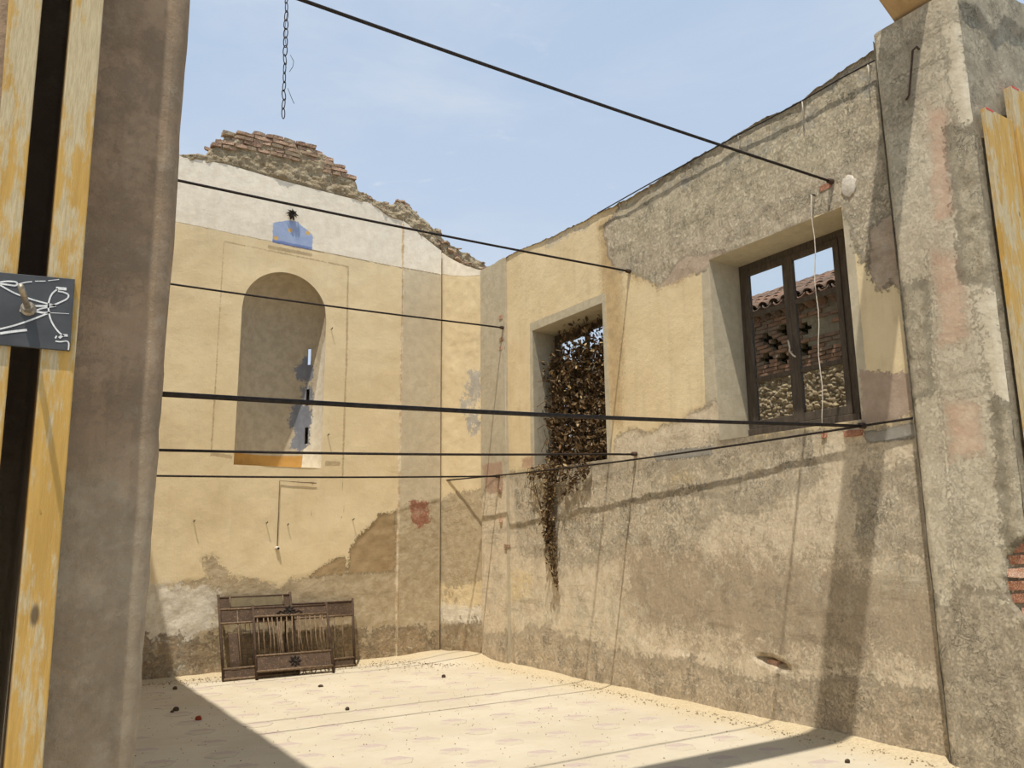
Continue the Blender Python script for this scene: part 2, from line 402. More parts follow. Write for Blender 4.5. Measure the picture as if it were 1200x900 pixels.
M_CORD = simple('white cord', lin((214, 204, 186)), lin((190, 178, 158)), 40, 0.8, 0.0005)
M_TILE = [simple('clay roof tile %d' % i, lin(a), lin(b), 9, 0.9, 0.006, c3=lin(c), t3=0.58) for i, (a, b, c) in enumerate([
    ((128, 98, 80), (104, 82, 68), (150, 132, 112)), ((146, 110, 88), (120, 92, 76), (108, 92, 80)), ((110, 90, 76), (92, 76, 66), (140, 122, 104))])]
M_STEM = simple('dry vine stem', lin((112, 90, 64)), lin((86, 68, 48)), 20, 0.9, 0.002)
M_DARK = simple('vent shade black', lin((30, 26, 22)), lin((22, 19, 16)), 5, 0.95, 0.0)  # near-black colour standing in for the shade behind the vents
M_STONE = simple('loose grit', lin((150, 130, 100)), lin((112, 94, 72)), 6, 0.95, 0.002)
M_STONED = simple('dark clod', lin((82, 66, 50)), lin((60, 48, 38)), 12, 0.95, 0.004)
M_CLAYRED = simple('red clay fragment', lin((150, 62, 38)), lin((128, 52, 34)), 12, 0.9, 0.004)
M_STEEL = simple('galvanised threaded bar', lin((170, 158, 140)), lin((140, 128, 110)), 60, 0.45, 0.0008, metal=0.7)
M_REDPAINT = simple('red painted timber end', lin((206, 84, 72)), lin((190, 72, 62)), 20, 0.8, 0.001)
M_BEAM = simple('tan timber beam', lin((186, 156, 112)), lin((168, 138, 96)), 3, 0.8, 0.002, sc=(0.4, 4, 4))
M_PLAIN = simple('plain yellow plaster', YEL, YEL2, 2.5, 0.95, 0.006, c3=lin((186, 160, 116)), t3=0.62)
M_LEAF = None

def leaf_material():
    m, g, b = newmat('dry curled leaf')
    v = g.n('ShaderNodeObjectInfo')
    a = g.attr('tone')
    col = g.mix(a.step(0.0, 0.6), lin((58, 43, 28)), lin((112, 88, 58)))
    col = g.mix(a.step(0.82, 1.0), col, lin((178, 154, 114)))
    put(g, b, col, 0.8, None, spec=0.2)
    return m
M_LEAF = leaf_material()

def plank_material(name, dx=(6, 6, 0.5)):
    m, g, b = newmat(name)
    gr = g.noise(5, 6, 0.7, sc=dx); gr2 = g.noise(26, 5, 0.7, sc=dx); bl = g.noise(3.4, 8, 0.75, sc=(2.2, 2.2, 0.45)); sp = g.noise(15, 4, 0.6, sc=(1.5, 1.5, 0.6))
    col = g.mix(gr.step(0.35, 0.65), lin((194, 154, 82)), lin((178, 140, 72)))
    col = g.mix(bl.step(0.47, 0.55)*0.85, col, g.mix(gr2.step(0.4, 0.6), lin((196, 180, 144)), lin((176, 160, 126))))
    col = g.mix(gr2.step(0.6, 0.8)*0.5, col, lin((140, 104, 54)))
    kn = g.voro(3.2, sc=(2.2, 2.2, 0.8))
    col = g.mix((1.0-kn.step(0.05, 0.11))*0.8, col, lin((70, 46, 26)))
    col = g.mix(sp.step(0.68, 0.74)*0.7, col, lin((96, 72, 44)))
    put(g, b, col, 0.75, gr2*0.002+gr*0.003, 1.0, spec=0.25)
    return m
M_PLANK = plank_material('yellow formwork timber')

def floor_material():
    m, g, b = newmat('dusty cream floor')
    n = g.noise(0.9, 7, 0.65); n2 = g.noise(6, 7, 0.7); n3 = g.noise(45, 4, 0.7); n4 = g.noise(1.6, 6, 0.7, sc=(1, 2.5, 1))
    col = g.mix(n.step(0.35, 0.65), lin((194, 183, 161)), lin((184, 172, 149)))
    col = g.mix(n2.step(0.52, 0.72)*0.45, col, lin((192, 174, 142)))
    col = g.mix(n4.step(0.52, 0.66)*0.4, col, lin((184, 168, 146)))
    d = g.attr('dust')
    col = g.mix((d+(n2-0.5)*0.5).step(-0.25, 0.45)*0.8, col, g.mix(n3.step(0.4, 0.6), lin((196, 178, 142)), lin((176, 156, 120))))
    col = g.mix(n3.step(0.66, 0.74)*0.5, col, lin((150, 128, 96)))
    put(g, b, col, 0.95, n2*0.006+n3*0.003, 1.0, spec=0.1)
    return m
M_FLOOR = floor_material()
def tile_material():
    m, g, b = newmat('mauve cement tile under dust')
    n = g.noise(4.5, 7, 0.75); n2 = g.noise(1.3, 4, 0.6)
    dust = g.mix(n2.step(0.3, 0.7), lin((194, 183, 161)), lin((184, 172, 149)))
    col = g.mix((n*0.55+n2*0.45).step(0.42, 0.56), lin((176, 159, 148)), dust)
    put(g, b, col, 0.9, n*0.002, 1.0, spec=0.15)
    return m
M_MAUVET = tile_material()

def hill(*pts):
    xs = np.array([p[0] for p in pts]); ys = np.array([p[1] for p in pts]); o = np.argsort(xs)
    return lambda u: np.interp(u, xs[o], ys[o])

# ------------------------------------------------------------------ floor
def build_floor():
    W = WB(['dust'])
    def sheet(x0, x1, y0, y1, st):
        nx = max(2, int((x1-x0)/st)); ny = max(2, int((y1-y0)/st))
        X, Y = np.meshgrid(np.linspace(x0, x1, nx), np.linspace(y0, y1, ny), indexing='ij')
        dw = np.minimum(np.minimum(XR-X, YB-Y), X-XLW)
        # swept-up grit heaps along the wall foot
        heap = np.exp(-np.clip(dw, 0, 9)/0.10)*0.035*(0.6+1.6*(fbm(X*2.2, Y*2.2, 3)+0.3))
        cor = np.exp(-(((X-5.95)**2+(Y-10.9)**2)/0.35))*0.09
        ins = ((Y > 3.6) & (X > XLW)).astype(float)
        Z = (heap+cor)*ins+fbm(X*1.3, Y*1.3, 8)*0.008
        W.grid(np.stack([X, Y, Z], -1), dict(dust=np.clip(0.42-dw, -0.6, 0.6)*ins-0.6*(1-ins)))
    sheet(-0.2, 6.2, 2.5, 11.6, 0.05)
    sheet(-0.2, 9.0, -4.0, 2.5, 0.3); sheet(-6.0, -0.2, -4.0, 3.0, 0.3); sheet(6.2, 9.0, 2.5, 3.0, 0.25)
    o = W.build('floor', M_FLOOR)
    tag(o, 'dusty cream floor with faded mauve tiles showing through', 'floor', kind='structure')
    # mauve tiles that show through the dust
    mb = MB()
    for r, z in ((0.138, -0.02), (0.138, -0.004), (0.134, -0.001)):
        mb.v += [(r*math.cos(math.pi/3*k), r*0.92*math.sin(math.pi/3*k), z) for k in range(6)]
    for a in (0, 6):
        mb.f += [(a+k, a+(k+1) % 6, a+6+(k+1) % 6, a+6+k) for k in range(6)]
    mb.f.append(tuple(range(12, 18)))
    me = mb.mesh('tile', M_MAUVET)
    for i in range(10):
        for j in range(-2, 13):
            x = 5.36-0.515*i; y = 4.70+0.475*j
            if x < 0.8 or y < 3.8 or y > 10.6: continue
            link_mesh('tile', me, o, (x+random.uniform(-.02, .02), y+random.uniform(-.02, .02), 0.0035+random.uniform(-0.0025, 0.0025)), (random.uniform(-.008, .008), random.uniform(-.008, .008), random.uniform(-.05, .05)))
    return o
build_floor()

# ground outside
W = WB(['dust'])
X, Y = np.meshgrid(np.linspace(6.7, 12, 20), np.linspace(2, 20, 40), indexing='ij')
W.grid(np.stack([X, Y, X*0-0.05+fbm(X, Y, 4)*0.05], -1), dict(dust=0.3))
tag(W.build('outside_ground', M_FLOOR), 'bare earth of the lane beyond the side wall', 'ground', kind='structure')

# ------------------------------------------------------------------ right wall
R_regs = dict(
    grey=[P_r([(708, 268), (735, 225), (800, 185), (900, 128), (1040, 40), (1085, 40), (1085, 345), (1066, 352), (1048, 332), (1032, 346), (1018, 318), (1006, 300), (995, 262), (985, 244), (838, 305), (826, 318), (800, 322), (770, 334), (745, 322), (722, 312), (712, 300)])],
    streaky=[P_r([(700, 262), (728, 240), (730, 500), (715, 500)]), P_r([(735, 270), (800, 240), (800, 330), (740, 330)])],
    pale=[P_r([(720, 245), (1030, 75), (1030, 170), (960, 200), (840, 262), (730, 300)])],
    bluetop=[P_r([(760, 215), (880, 150), (1035, 70), (1035, 110), (950, 150), (870, 190), (770, 240)]), P_r([(640, 283), (690, 255), (692, 264), (640, 290)])],
    pline=[P_r([(722, 272), (847, 198), (1000, 116), (1000, 119), (847, 202), (722, 276)]), P_r([(735, 291), (860, 237), (860, 240), (735, 294)]), P_r([(728, 303), (800, 272), (800, 275), (728, 306)]), P_r([(905, 125), (1030, 92), (1030, 95), (905, 150)])],
    dado=[P_r([(560, 592), (582, 562), (600, 556), (622, 553), (640, 546), (716, 544), (722, 512), (738, 503), (760, 508), (775, 500), (800, 492), (805, 486), (832, 474), (838, 470), (850, 486), (868, 484), (880, 514), (1005, 498), (1012, 500), (1090, 490), (1160, 980), (540, 900)])],
    mauve=[P_r([(800, 492), (806, 485), (830, 473), (834, 520), (780, 526), (758, 524)]), P_r([(1010, 434), (1072, 437), (1074, 475), (1055, 490), (1045, 496), (1010, 498)])],
    mauve2=[P_r([(1018, 268), (1072, 230), (1076, 345), (1058, 345), (1045, 330), (1030, 345), (1018, 318)]), P_r([(770, 340), (800, 300), (850, 295), (830, 315), (790, 330)])],
    blue=[P_r([(765, 531), (833, 522), (834, 533), (768, 541)]), P_r([(1012, 506), (1080, 493), (1080, 512), (1015, 520)])],
    surround=[P_r([(621, 379), (709, 343), (718, 546), (622, 553)]), P_r([(822, 318), (836, 305), (842, 520), (828, 520)]), P_r([(984, 246), (998, 252), (1020, 490), (1004, 498)])],
    pil=[np.array([(9.77, -1), (10.6, -1), (10.6, 7), (9.77, 7)])],
    rough=[P_r([(600, 560), (720, 548), (830, 535), (840, 600), (800, 650), (740, 640), (690, 660), (610, 640)]), P_r([(835, 520), (940, 510), (960, 560), (900, 590), (830, 590)]), P_r([(1010, 560), (1075, 545), (1085, 640), (1010, 640)])],
    wet=[P_r([(730, 640), (860, 648), (960, 652), (1060, 662), (1110, 680), (1120, 800), (1000, 775), (900, 768), (800, 745), (730, 730)])],
    white=[P_r([(596, 680), (640, 690), (700, 700), (760, 705), (745, 760), (680, 748), (596, 735)]), P_r([(1030, 665), (1080, 668), (1080, 690), (1030, 690)])],
    yrem=[P_r([(598, 665), (625, 672), (620, 700), (598, 705)]), P_r([(780, 555), (812, 552), (812, 566), (780, 568)])],
    foot=[P_r([(560, 745), (640, 738), (720, 765), (850, 788), (900, 800), (1000, 795), (1118, 820), (1150, 1000), (500, 830)])],
    red=[P_r([(568, 545), (592, 540), (592, 575), (575, 580)]), P_r([(612, 538), (625, 533), (625, 548), (612, 550)])],
)
rtop = hill(*[tuple(p) for p in P_r([(560, 322), (572, 314), (595, 302), (612, 292), (640, 281), (690, 257), (740, 232), (780, 207), (830, 178), (885, 147), (940, 118), (965, 100), (1010, 70), (1035, 56), (1060, 40)])])
def right_top(y):
    y = np.asarray(y, float)
    return rtop(y)+fbm(y*6, y*0, 21)*0.05+fbm(y*22, y*0, 22)*0.025
WIN2 = (4.19, 5.79, 2.60, 4.50)
WIN1 = (7.58, 9.12, 2.58, 4.50)
WT = 0.62
def right_disp(y, z, A):
    rg = np.clip(A['grey']/0.1+0.5, 0, 1); rr = np.clip(A['rough']/0.1+0.5, 0, 1); ft = np.clip(A['foot']/0.1+0.5, 0, 1)
    d = fbm(y*1.2, z*1.2, 31)*0.014
    d = d+fbm(y*7, z*7, 33, 5)*(0.004+0.014*np.maximum(np.maximum(rg, rr*1.0), ft*1.1))
    d = d-0.012*np.clip(A['dado']/0.02+0.5, 0, 1)*0.6
    # ledge where the foot render is broken away
    yl = z-(0.56+0.30*fbm(y*1.5, y*0, 41)+0.02*(y-6))
    d = d+0.022*np.clip(-yl/0.06, 0, 1)*(y < 9.7)*np.clip(0.45+2.2*fbm(y*0.9, y*0, 43), 0, 1)
    # hollow where render has dropped off
    hc = on_x(904, 776, XR); hole = 0.10*np.exp(-(((y-hc[1])/0.17)**2+((z-hc[2]-0.16*(y-hc[1]))/0.03)**2)**2)
    return d-hole
def rw_block(W, y0, y1, zlo, zhi, off=0.0, st=0.03):
    ny = max(2, int(math.ceil((y1-y0)/st))+1); ys = np.linspace(y0, y1, ny)
    lo = np.broadcast_to(zlo(ys) if callable(zlo) else zlo, ys.shape); hi = np.broadcast_to(zhi(ys) if callable(zhi) else zhi, ys.shape)
    nz = max(2, int(math.ceil((hi.max()-lo.min())/st))+1)
    t = np.linspace(0, 1, nz)[None, :]
    Yg = np.repeat(ys[:, None], nz, 1); Zg = lo[:, None]*(1-t)+hi[:, None]*t
    A = regions(R_regs, Yg, Zg)
    if off: A['pil'] = Yg*0+0.3
    else: A['pil'] = Yg*0-0.3
    D = right_disp(Yg, Zg, A)
    # keep arrises of openings in place
    for (a, b_, c, d) in (WIN1, WIN2):
        q = np.maximum(np.maximum(a-Yg, Yg-b_), np.maximum(c-Zg, Zg-d)); D = D*np.clip(q/0.06, 0.12, 1)
    W.grid(np.stack([XR-off-D, Yg, Zg], -1), A)
W = WB(right_names)
rw_block(W, 3.45, WIN2[0], -0.1, right_top)
rw_block(W, WIN2[0], WIN2[1], -0.1, WIN2[2]); rw_block(W, WIN2[0], WIN2[1], WIN2[3], right_top)
rw_block(W, WIN2[1], WIN1[0], -0.1, right_top)
rw_block(W, WIN1[0], WIN1[1], -0.1, WIN1[2]); rw_block(W, WIN1[0], WIN1[1], WIN1[3], right_top)
rw_block(W, WIN1[1], 9.77, -0.1, right_top)
rw_block(W, 9.77, 10.47, -0.1, right_top, off=0.045)
def strip(W, pts_a, pts_b, attrs, n=24, seed=0, amp=0.006):
    """ruled surface between two polylines with a little relief"""
    a = np.array(pts_a, float); b_ = np.array(pts_b, float)
    t = np.linspace(0, 1, n)[:, None, None]
    k = np.linspace(0, 1, max(len(a), 2))
    m = np.linspace(0, 1, 40) if len(a) == 2 else k
    A = np.stack([np.interp(m, k, a[:, i]) for i in range(3)], -1); B = np.stack([np.interp(m, k, b_[:, i]) for i in range(3)], -1)
    P = A[:, None, :]*(1-t.transpose(1, 0, 2))+B[:, None, :]*t.transpose(1, 0, 2)
    W.grid(P, attrs)
# pilaster side, top cap, outer face
zt = float(right_top(9.77))
strip(W, [(XR-0.045, 9.77, -0.1), (XR-0.045, 9.77, zt)], [(XR+0.02, 9.77, -0.1), (XR+0.02, 9.77, zt)], dict(pil=0.3), n=3)
ys = np.linspace(3.45, 10.47, 400); th = right_top(ys)
capA = np.stack([np.full_like(ys, XR-0.02), ys, th], -1); capB = np.stack([np.full_like(ys, XR+WT), ys, th+0.03+fbm(ys*5, ys*0, 77)*0.06], -1)
W.grid(np.stack([capA, capA*0.6+capB*0.4+np.array([0, 0, 1.0])*(fbm(ys*12, ys*0, 5)*0.06)[:, None], capB], 1), dict(grey=0.4))
for a, b_, c, d in ((3.45, WIN2[0]+0.25, -0.1, 5.9), (WIN2[1], WIN1[0], -0.1, 5.9), (WIN1[1]+0.15, 10.47, -0.1, 5.9), (WIN2[0]+0.25, WIN2[1], -0.1, 2.6), (WIN1[0], WIN1[1]+0.15, -0.1, 2.58), (WIN2[0]+0.25, WIN2[1], 4.5, 5.9), (WIN1[0], WIN1[1]+0.15, 4.5, 5.9)):
    yy, zz = np.meshgrid(np.linspace(a, b_, 12), np.linspace(c, d, 12), indexing='ij')
    zz = np.minimum(zz, right_top(yy)+0.02)
    W.grid(np.stack([yy*0+XR+WT, yy, zz], -1), dict(dado=0.4))
# reveals of the two openings (y near, y far, sill, head; inner splay)
def reveal(W, win, n_in, f_in):
    a, b_, c, d = win; X0, X1 = XR, XR+WT
    pl = dict(surround=0.4)
    strip(W, [(X0, a, d), (X0, b_, d)], [(X1, a+n_in, d), (X1, b_+f_in, d)], pl, n=14)
    strip(W, [(X0, b_, c), (X0, b_, d)], [(X1, b_+f_in, c), (X1, b_+f_in, d)], pl, n=14)
    strip(W, [(X0, a, c), (X0, a, d)], [(X1, a+n_in, c), (X1, a+n_in, d)], pl, n=14)
    strip(W, [(X0, a, c), (X0, b_, c)], [(X1, a+n_in, c+0.05), (X1, b_+f_in, c+0.05)], dict(grey=0.4), n=14)
reveal(W, WIN2, 0.27, 0.02); reveal(W, WIN1, 0.0, 0.15)
wall_right = W.build('wall_right', M_RIGHT)
tag(wall_right, 'long flaking ochre and grey plaster wall with two window openings', 'wall', kind='structure')

# ------------------------------------------------------------------ oblique corner wall
C_regs = dict(
    white=[P_c([(512, 320), (530, 323), (545, 324), (570, 322), (575, 300), (512, 280)])],
    dado=[P_c([(512, 590), (530, 578), (545, 574), (568, 572), (575, 900), (505, 900)])],
    cflake=[P_c([(548, 432), (564, 436), (564, 505), (552, 512), (546, 495), (540, 470)])],
    lime=[P_c([(512, 704), (566, 706), (567, 736), (512, 730)])],
    foot=[P_c([(508, 735), (570, 728), (575, 900), (500, 900)])],
    yrem=[P_c([(512, 682), (540, 688), (568, 680), (568, 712), (512, 706)])], )
C_regs = {k: v for k, v in C_regs.items() if v}
W = WB(back_names)
ctop = hill(*[tuple(p) for p in P_c([(513, 291), (522, 299), (535, 306.5), (547, 312), (560, 316), (575, 317)])])
us = np.linspace(-0.02, CL+0.02, 34); t = np.linspace(0, 1, 200)[None, :]
U = np.repeat(us[:, None], 200, 1); Z = -0.1*(1-t)+ctop(us)[:, None]*t
A = regions(C_regs, U, Z)
D = fbm(U*2, Z*2, 51)*0.02+fbm(U*9, Z*9, 52)*0.012
W.grid(np.stack([CA[0]+CD[0]*U+CN[0]*D, CA[1]+CD[1]*U+CN[1]*D, Z], -1), A)
# top of the corner wall runs back into the rubble
pa = np.stack([CA[0]+CD[0]*us, CA[1]+CD[1]*us, ctop(us)], -1); pb = pa+np.array([0.55, 0.45, 0.02])
W.grid(np.stack([pa, pb], 1), dict(dado=0.3))
o = W.build('wall_corner', M_BACK)
tag(o, 'narrow oblique corner wall with ochre paint and a coved white top', 'wall', kind='structure')

# ------------------------------------------------------------------ back wall
def thin(pts, wdt):
    """a narrow band along a polyline"""
    p = P_b(pts); out = []
    for i in range(len(p)-1):
        d = p[i+1]-p[i]; d = d/np.linalg.norm(d); n = np.array([-d[1], d[0]])*wdt/2
        out.append(np.array([p[i]-n, p[i+1]-n, p[i+1]+n, p[i]+n]))
    return out
def disc(px, r):
    c = P_b([px])[0]; return np.array([[c[0]+r*math.cos(a), c[1]+r*math.sin(a)] for a in np.linspace(0, 2*math.pi, 10)[:-1]])
B_regs = dict(
    white=[P_b([(150, 249), (210, 261), (470, 313.5), (525, 324), (525, 60), (120, 60)])],
    pil=[P_b([(472, 310), (520, 320), (518, 600), (466, 600)])],
    dado=[P_b([(100, 700), (240, 678), (255, 674), (290, 678), (323, 684), (328, 690), (340, 678), (362, 675), (380, 661), (403, 653), (407, 668), (411, 643), (420, 630), (435, 617), (447, 603), (463, 600), (470, 597), (514, 586), (525, 586), (525, 900), (100, 900)]),
          P_b([(235, 655), (250, 648), (262, 662), (270, 675), (245, 678)])],
    dark=[P_b([(362, 675), (380, 661), (403, 653), (406, 672), (366, 677)]), P_b([(410, 643), (420, 630), (447, 603), (463, 600), (463, 671), (409, 672)])],
    lime=[P_b([(100, 690), (200, 684), (244, 690), (258, 705), (258, 735), (230, 745), (225, 775), (258, 790), (100, 815)])],
    foot=[P_b([(100, 745), (200, 742), (225, 752), (245, 740), (400, 740), (470, 735), (520, 735), (520, 900), (100, 900)])],
    line=thin([(263, 283), (408, 312.5)], 0.022)+thin([(263, 283), (254, 430), (247, 535)], 0.02)+thin([(408, 312), (406, 430), (401, 560)], 0.03)+[P_b([(314, 287), (366, 297), (366, 301), (314, 291)]), P_b([(250, 530), (272, 534), (272, 538), (250, 534)]), P_b([(381, 540), (399, 541), (398, 546), (381, 546)])],
    blue=[P_b([(320, 261), (329.5, 259.5), (338, 258), (349, 259.5), (353, 264), (360.5, 269.7), (367, 276), (365.6, 293.5), (319.4, 284)])],
    blue2=[P_b([(319.4, 280.5), (342, 285), (366, 289.5), (365.6, 293.5), (342, 289), (319.4, 284)])],
    dots=[disc((340, 269.7), 0.036), disc((361, 273), 0.036), disc((323.4, 279), 0.034)],
    red=[P_b([(480, 588), (500, 586), (503, 590), (502, 610), (492, 617), (482, 612)])],
    edge=thin([(472.5, 262), (472, 313), (470, 430), (467, 600), (464, 770)], 0.035),
    crack=thin([(401, 560), (403, 600), (398, 612)], 0.012)+thin([(326, 563), (372, 566)], 0.016)+thin([(366, 566), (364, 590), (366, 614)], 0.01)+thin([(210, 261), (340, 288)], 0.012)+thin([(340, 288), (470, 314)], 0.02)+thin([(470, 314), (515, 322)], 0.02),
)
wtop = hill(*[tuple(p) for p in P_b([(120, 150), (200, 178), (215, 186), (230, 188), (263, 193), (305, 205), (347, 217), (397, 230), (430, 238), (440, 242), (457, 255), (472, 260), (485, 270), (500, 282), (516, 295), (530, 303)])])
XA0, XA1 = 0.42, 5.87
NX0, NX1, NZ0, NSP = 2.735, 3.955, 2.70, 4.90
NXC = (NX0+NX1)/2; NR = (NX1-NX0)/2
def arch(x): return NSP+np.sqrt(np.clip(NR**2-(np.asarray(x)-NXC)**2, 0, None))
def back_disp(x, z, A):
    d = fbm(x*1.1, z*1.1, 61)*0.03+fbm(x*6, z*6, 62)*0.006
    dd = np.clip(A['dado']/0.04+0.5, 0, 1)
    d = d+fbm(x*8, z*8, 63)*0.02*dd-0.008*dd
    d = d*np.clip(np.abs(np.hypot(x-NXC, np.maximum(z-NSP, 0))-NR)/0.08, 0.1, 1) if True else d
    return d
def bw_block(W, x0, x1, zlo, zhi, off=0.0, st=0.03):
    nx = max(2, int(math.ceil((x1-x0)/st))+1); xs = np.linspace(x0, x1, nx)
    lo = np.broadcast_to(zlo(xs) if callable(zlo) else zlo, xs.shape); hi = np.broadcast_to(zhi(xs) if callable(zhi) else zhi, xs.shape)
    nz = max(2, int(math.ceil((hi.max()-lo.min())/st))+1); t = np.linspace(0, 1, nz)[None, :]
    Xg = np.repeat(xs[:, None], nz, 1); Zg = lo[:, None]*(1-t)+hi[:, None]*t
    A = regions(B_regs, Xg, Zg)
    W.grid(np.stack([Xg, YB-off-back_disp(Xg, Zg, A), Zg], -1), A)
W = WB(back_names)
def back_top(x): return wtop(x)+0.015
bw_block(W, XA0, NX0, -0.1, back_top)
bw_block(W, NX0, NX1, -0.1, NZ0); bw_block(W, NX0, NX1, arch, back_top, st=0.022)
bw_block(W, NX1, 5.165, -0.1, back_top); bw_block(W, 5.165, 5.845, -0.1, back_top, off=0.02)
zz_ = float(back_top(5.84)); strip(W, [(5.845, YB-0.02, -0.1), (5.845, YB-0.02, zz_)], [(5.845, YB+0.14, -0.1), (5.845, YB+0.14, zz_)], dict(pil=0.2), n=4)
strip(W, [(5.165, YB-0.02, -0.1), (5.165, YB-0.02, 6.8)], [(5.165, YB+0.02, -0.1), (5.165, YB+0.02, 6.8)], dict(edge=0.2), n=3)
# concave niche: half cylinder with a quarter sphere head
ND = 0.60
def nich(phi, z):
    """phi 0..pi from the left jamb to the right jamb"""
    phi = np.asarray(phi, float); z = np.asarray(z, float)
    h = np.clip((z-NSP)/NR, 0, 1)
    k = np.sqrt(np.clip(1-h*h, 0, 1))
    return np.stack([NXC-NR*k*np.cos(phi), YB+ND*k*np.sin(phi), z], -1)
def phi_of(px, py):
    d = ray(px, py); best = None
    for ph in np.linspace(0.05, math.pi-0.05, 2000):
        p = nich(ph, 3.0); e = abs(p[0]*d[1]-p[1]*d[0])
        if ph > math.pi*0.4 and (best is None or e < best[0]): best = (e, ph)
    ph = best[1]; p = nich(ph, 3.0); z = CAMZ+d[2]*p[1]/d[1]
    return ph, z
PS, zs1 = phi_of(362.5, 418)
slits = []
for px, py in ((362.8, 418), (360.5, 466), (358, 511)):
    ph, zz = phi_of(px, py); slits.append(zz)
PW = 0.045
f1 = np.array([phi_of(*q) for q in [(346, 432), (356, 418), (366, 420), (368, 440), (360, 448), (350, 444)]])
f2 = np.array([phi_of(*q) for q in [(340, 475), (352, 470), (366, 480), (362, 520), (350, 530), (340, 525), (346, 505), (338, 498)]])
f3 = np.array([phi_of(*q) for q in [(352, 455), (366, 450), (366, 470), (354, 470)]])
NLIT = np.array([phi_of(*q) for q in [(352, 560), (355, 530), (361, 500), (368, 470), (373, 440), (377, 410)]]+[(math.pi+0.2, 4.9), (math.pi+0.2, 2.5)])  # outline of the painted sunlit wedge
def nic_block(W, p0, p1, z0, z1, n=None):
    npn = n or max(2, int((p1-p0)/0.05)+1); nz = max(2, int((z1-z0)/0.03)+1)
    if z1 > NSP+0.3:
        tt = np.linspace(0, 1, nz); zz = np.where(tt < 0.6, z0+(NSP-z0)*tt/0.6, NSP+(NR*0.9999)*np.sin((tt-0.6)/0.4*math.pi/2))
    else: zz = np.linspace(z0, z1, nz)
    PH, Zg = np.meshgrid(np.linspace(p0, p1, npn), zz, indexing='ij')
    fl = np.max([sdf(f*np.array([0.62, 1.0]), PH*0.62, Zg) for f in (f1, f2, f3)], axis=0)
    fl = np.maximum(fl, sdf(np.array([(0.0, 2.95), (0.06, 2.95), (0.10, 3.1), (0.04, 3.35), (0.0, 3.3)]), PH*0.62, Zg))
    nl = sdf(NLIT*np.array([0.62, 1.0]), PH*0.62, Zg)
    W.grid(nich(PH, Zg), dict(niche=0.4, nlit=nl, nflake=fl, nochre=np.minimum(2.91-Zg, -nl)))
p_a, p_b = PS-PW, PS+PW
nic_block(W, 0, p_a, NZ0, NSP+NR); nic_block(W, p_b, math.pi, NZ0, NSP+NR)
edges = []
for zz in sorted(slits): edges += [zz-0.125, zz+0.125]
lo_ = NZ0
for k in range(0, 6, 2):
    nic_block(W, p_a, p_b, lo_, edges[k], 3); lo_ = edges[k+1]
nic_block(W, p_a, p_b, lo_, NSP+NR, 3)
# slit reveals running out through the wall
for i in range(3):
    z0, z1 = edges[2*i], edges[2*i+1]
    a = nich(p_a, z0); b_ = nich(p_b, z0); dv = np.array([0.32, 0.947, 0.22])*0.5
    q = [a, b_, b_+[0, 0, z1-z0], a+[0, 0, z1-z0]]
    for k in range(4):
        W.grid(np.array([[q[k], q[k]+dv], [q[(k+1) % 4], q[(k+1) % 4]+dv]]), dict(niche=0.4))
    if i < 2:
        W.grid(np.array([[q[0]+dv*0.7, q[3]+dv*0.7], [q[1]+dv*0.7, q[2]+dv*0.7]]), dict(niche=0.4, dark=0.3))
# niche sill
PH = np.linspace(0, math.pi, 40); rim = nich(PH, NZ0+0*PH); fr = rim.copy(); fr[:, 1] = YB
W.grid(np.stack([fr, rim], 1), dict(lime=0.3))
# back side and ends of the end wall
X, Z = np.meshgrid(np.linspace(XA0-0.6, 7.0, 60), np.linspace(-0.1, 1, 40), indexing='ij')
Z = -0.1+(Z+0.1)/1.1*(np.minimum(wtop(np.clip(X, 0.5, 5.87)), 6.9)+0.05-np.clip(X-5.87, 0, 9)*0.8)
Yb = X*0+12.35
for i in range(3):
    pass
W2B = W
zsl = None
# outer face with a gap where the topmost slit opens
sx = float((nich(PS, 3.0)+np.array([0.32, 0.947, 0])*0.5)[0])
back_y = float((nich(PS, 3.0)+np.array([0.32, 0.947, 0])*0.5)[1])
for a, b_, c, d in ((XA0-0.6, sx-0.10, -0.1, None), (sx+0.10, 7.0, -0.1, None), (sx-0.10, sx+0.10, -0.1, edges[4]+0.08), (sx-0.10, sx+0.10, edges[5]+0.14, None)):
    X, T = np.meshgrid(np.linspace(a, b_, 30), np.linspace(0, 1, 20), indexing='ij')
    hi = d if d is not None else np.minimum(wtop(np.clip(X, 0.5, 5.87)), 6.95)+0.05-np.clip(X-5.87, 0, 9)*0.8
    W.grid(np.stack([X, X*0+back_y, c+(hi-c)*T], -1), dict(dado=0.3))
wall_back = W.build('wall_back', M_BACK)
tag(wall_back, 'ochre end wall with arched niche, white lunette and broken brick top', 'wall', kind='structure')

# broken cement mass over the white lunette, as a part of the end wall
R_out = [(150, 172), (205, 176), (230, 176), (243, 176), (247, 170), (255, 165), (267, 155), (297, 153), (310, 156), (330, 158), (337, 163), (353, 167), (377, 174), (385, 179), (403, 192), (408, 199), (420, 212), (423, 221), (430, 224), (440, 231), (462, 236), (472, 230), (478, 235), (495, 250), (515, 267), (523, 274), (533, 281), (548, 289), (555, 291), (567, 300), (577, 308), (590, 330)]
YF = YB-0.06
out3 = np.array([on_y(x, y, YF)[[0, 2]] for x, y in R_out]); rtopf = hill(*[tuple(p) for p in out3])
W = WB(['x'])
xs = np.linspace(XA0, out3[-1][0], 420); nz = 60; t = np.linspace(0, 1, nz)[None, :]
lo = np.where(xs < 5.87, wtop(np.clip(xs, 0.5, 5.86))-0.02, 5.6)+fbm(xs*6, xs*0, 71)*0.05
hi = np.maximum(rtopf(xs)-0.03+fbm(xs*9, xs*0, 72)*0.05, lo+0.03)
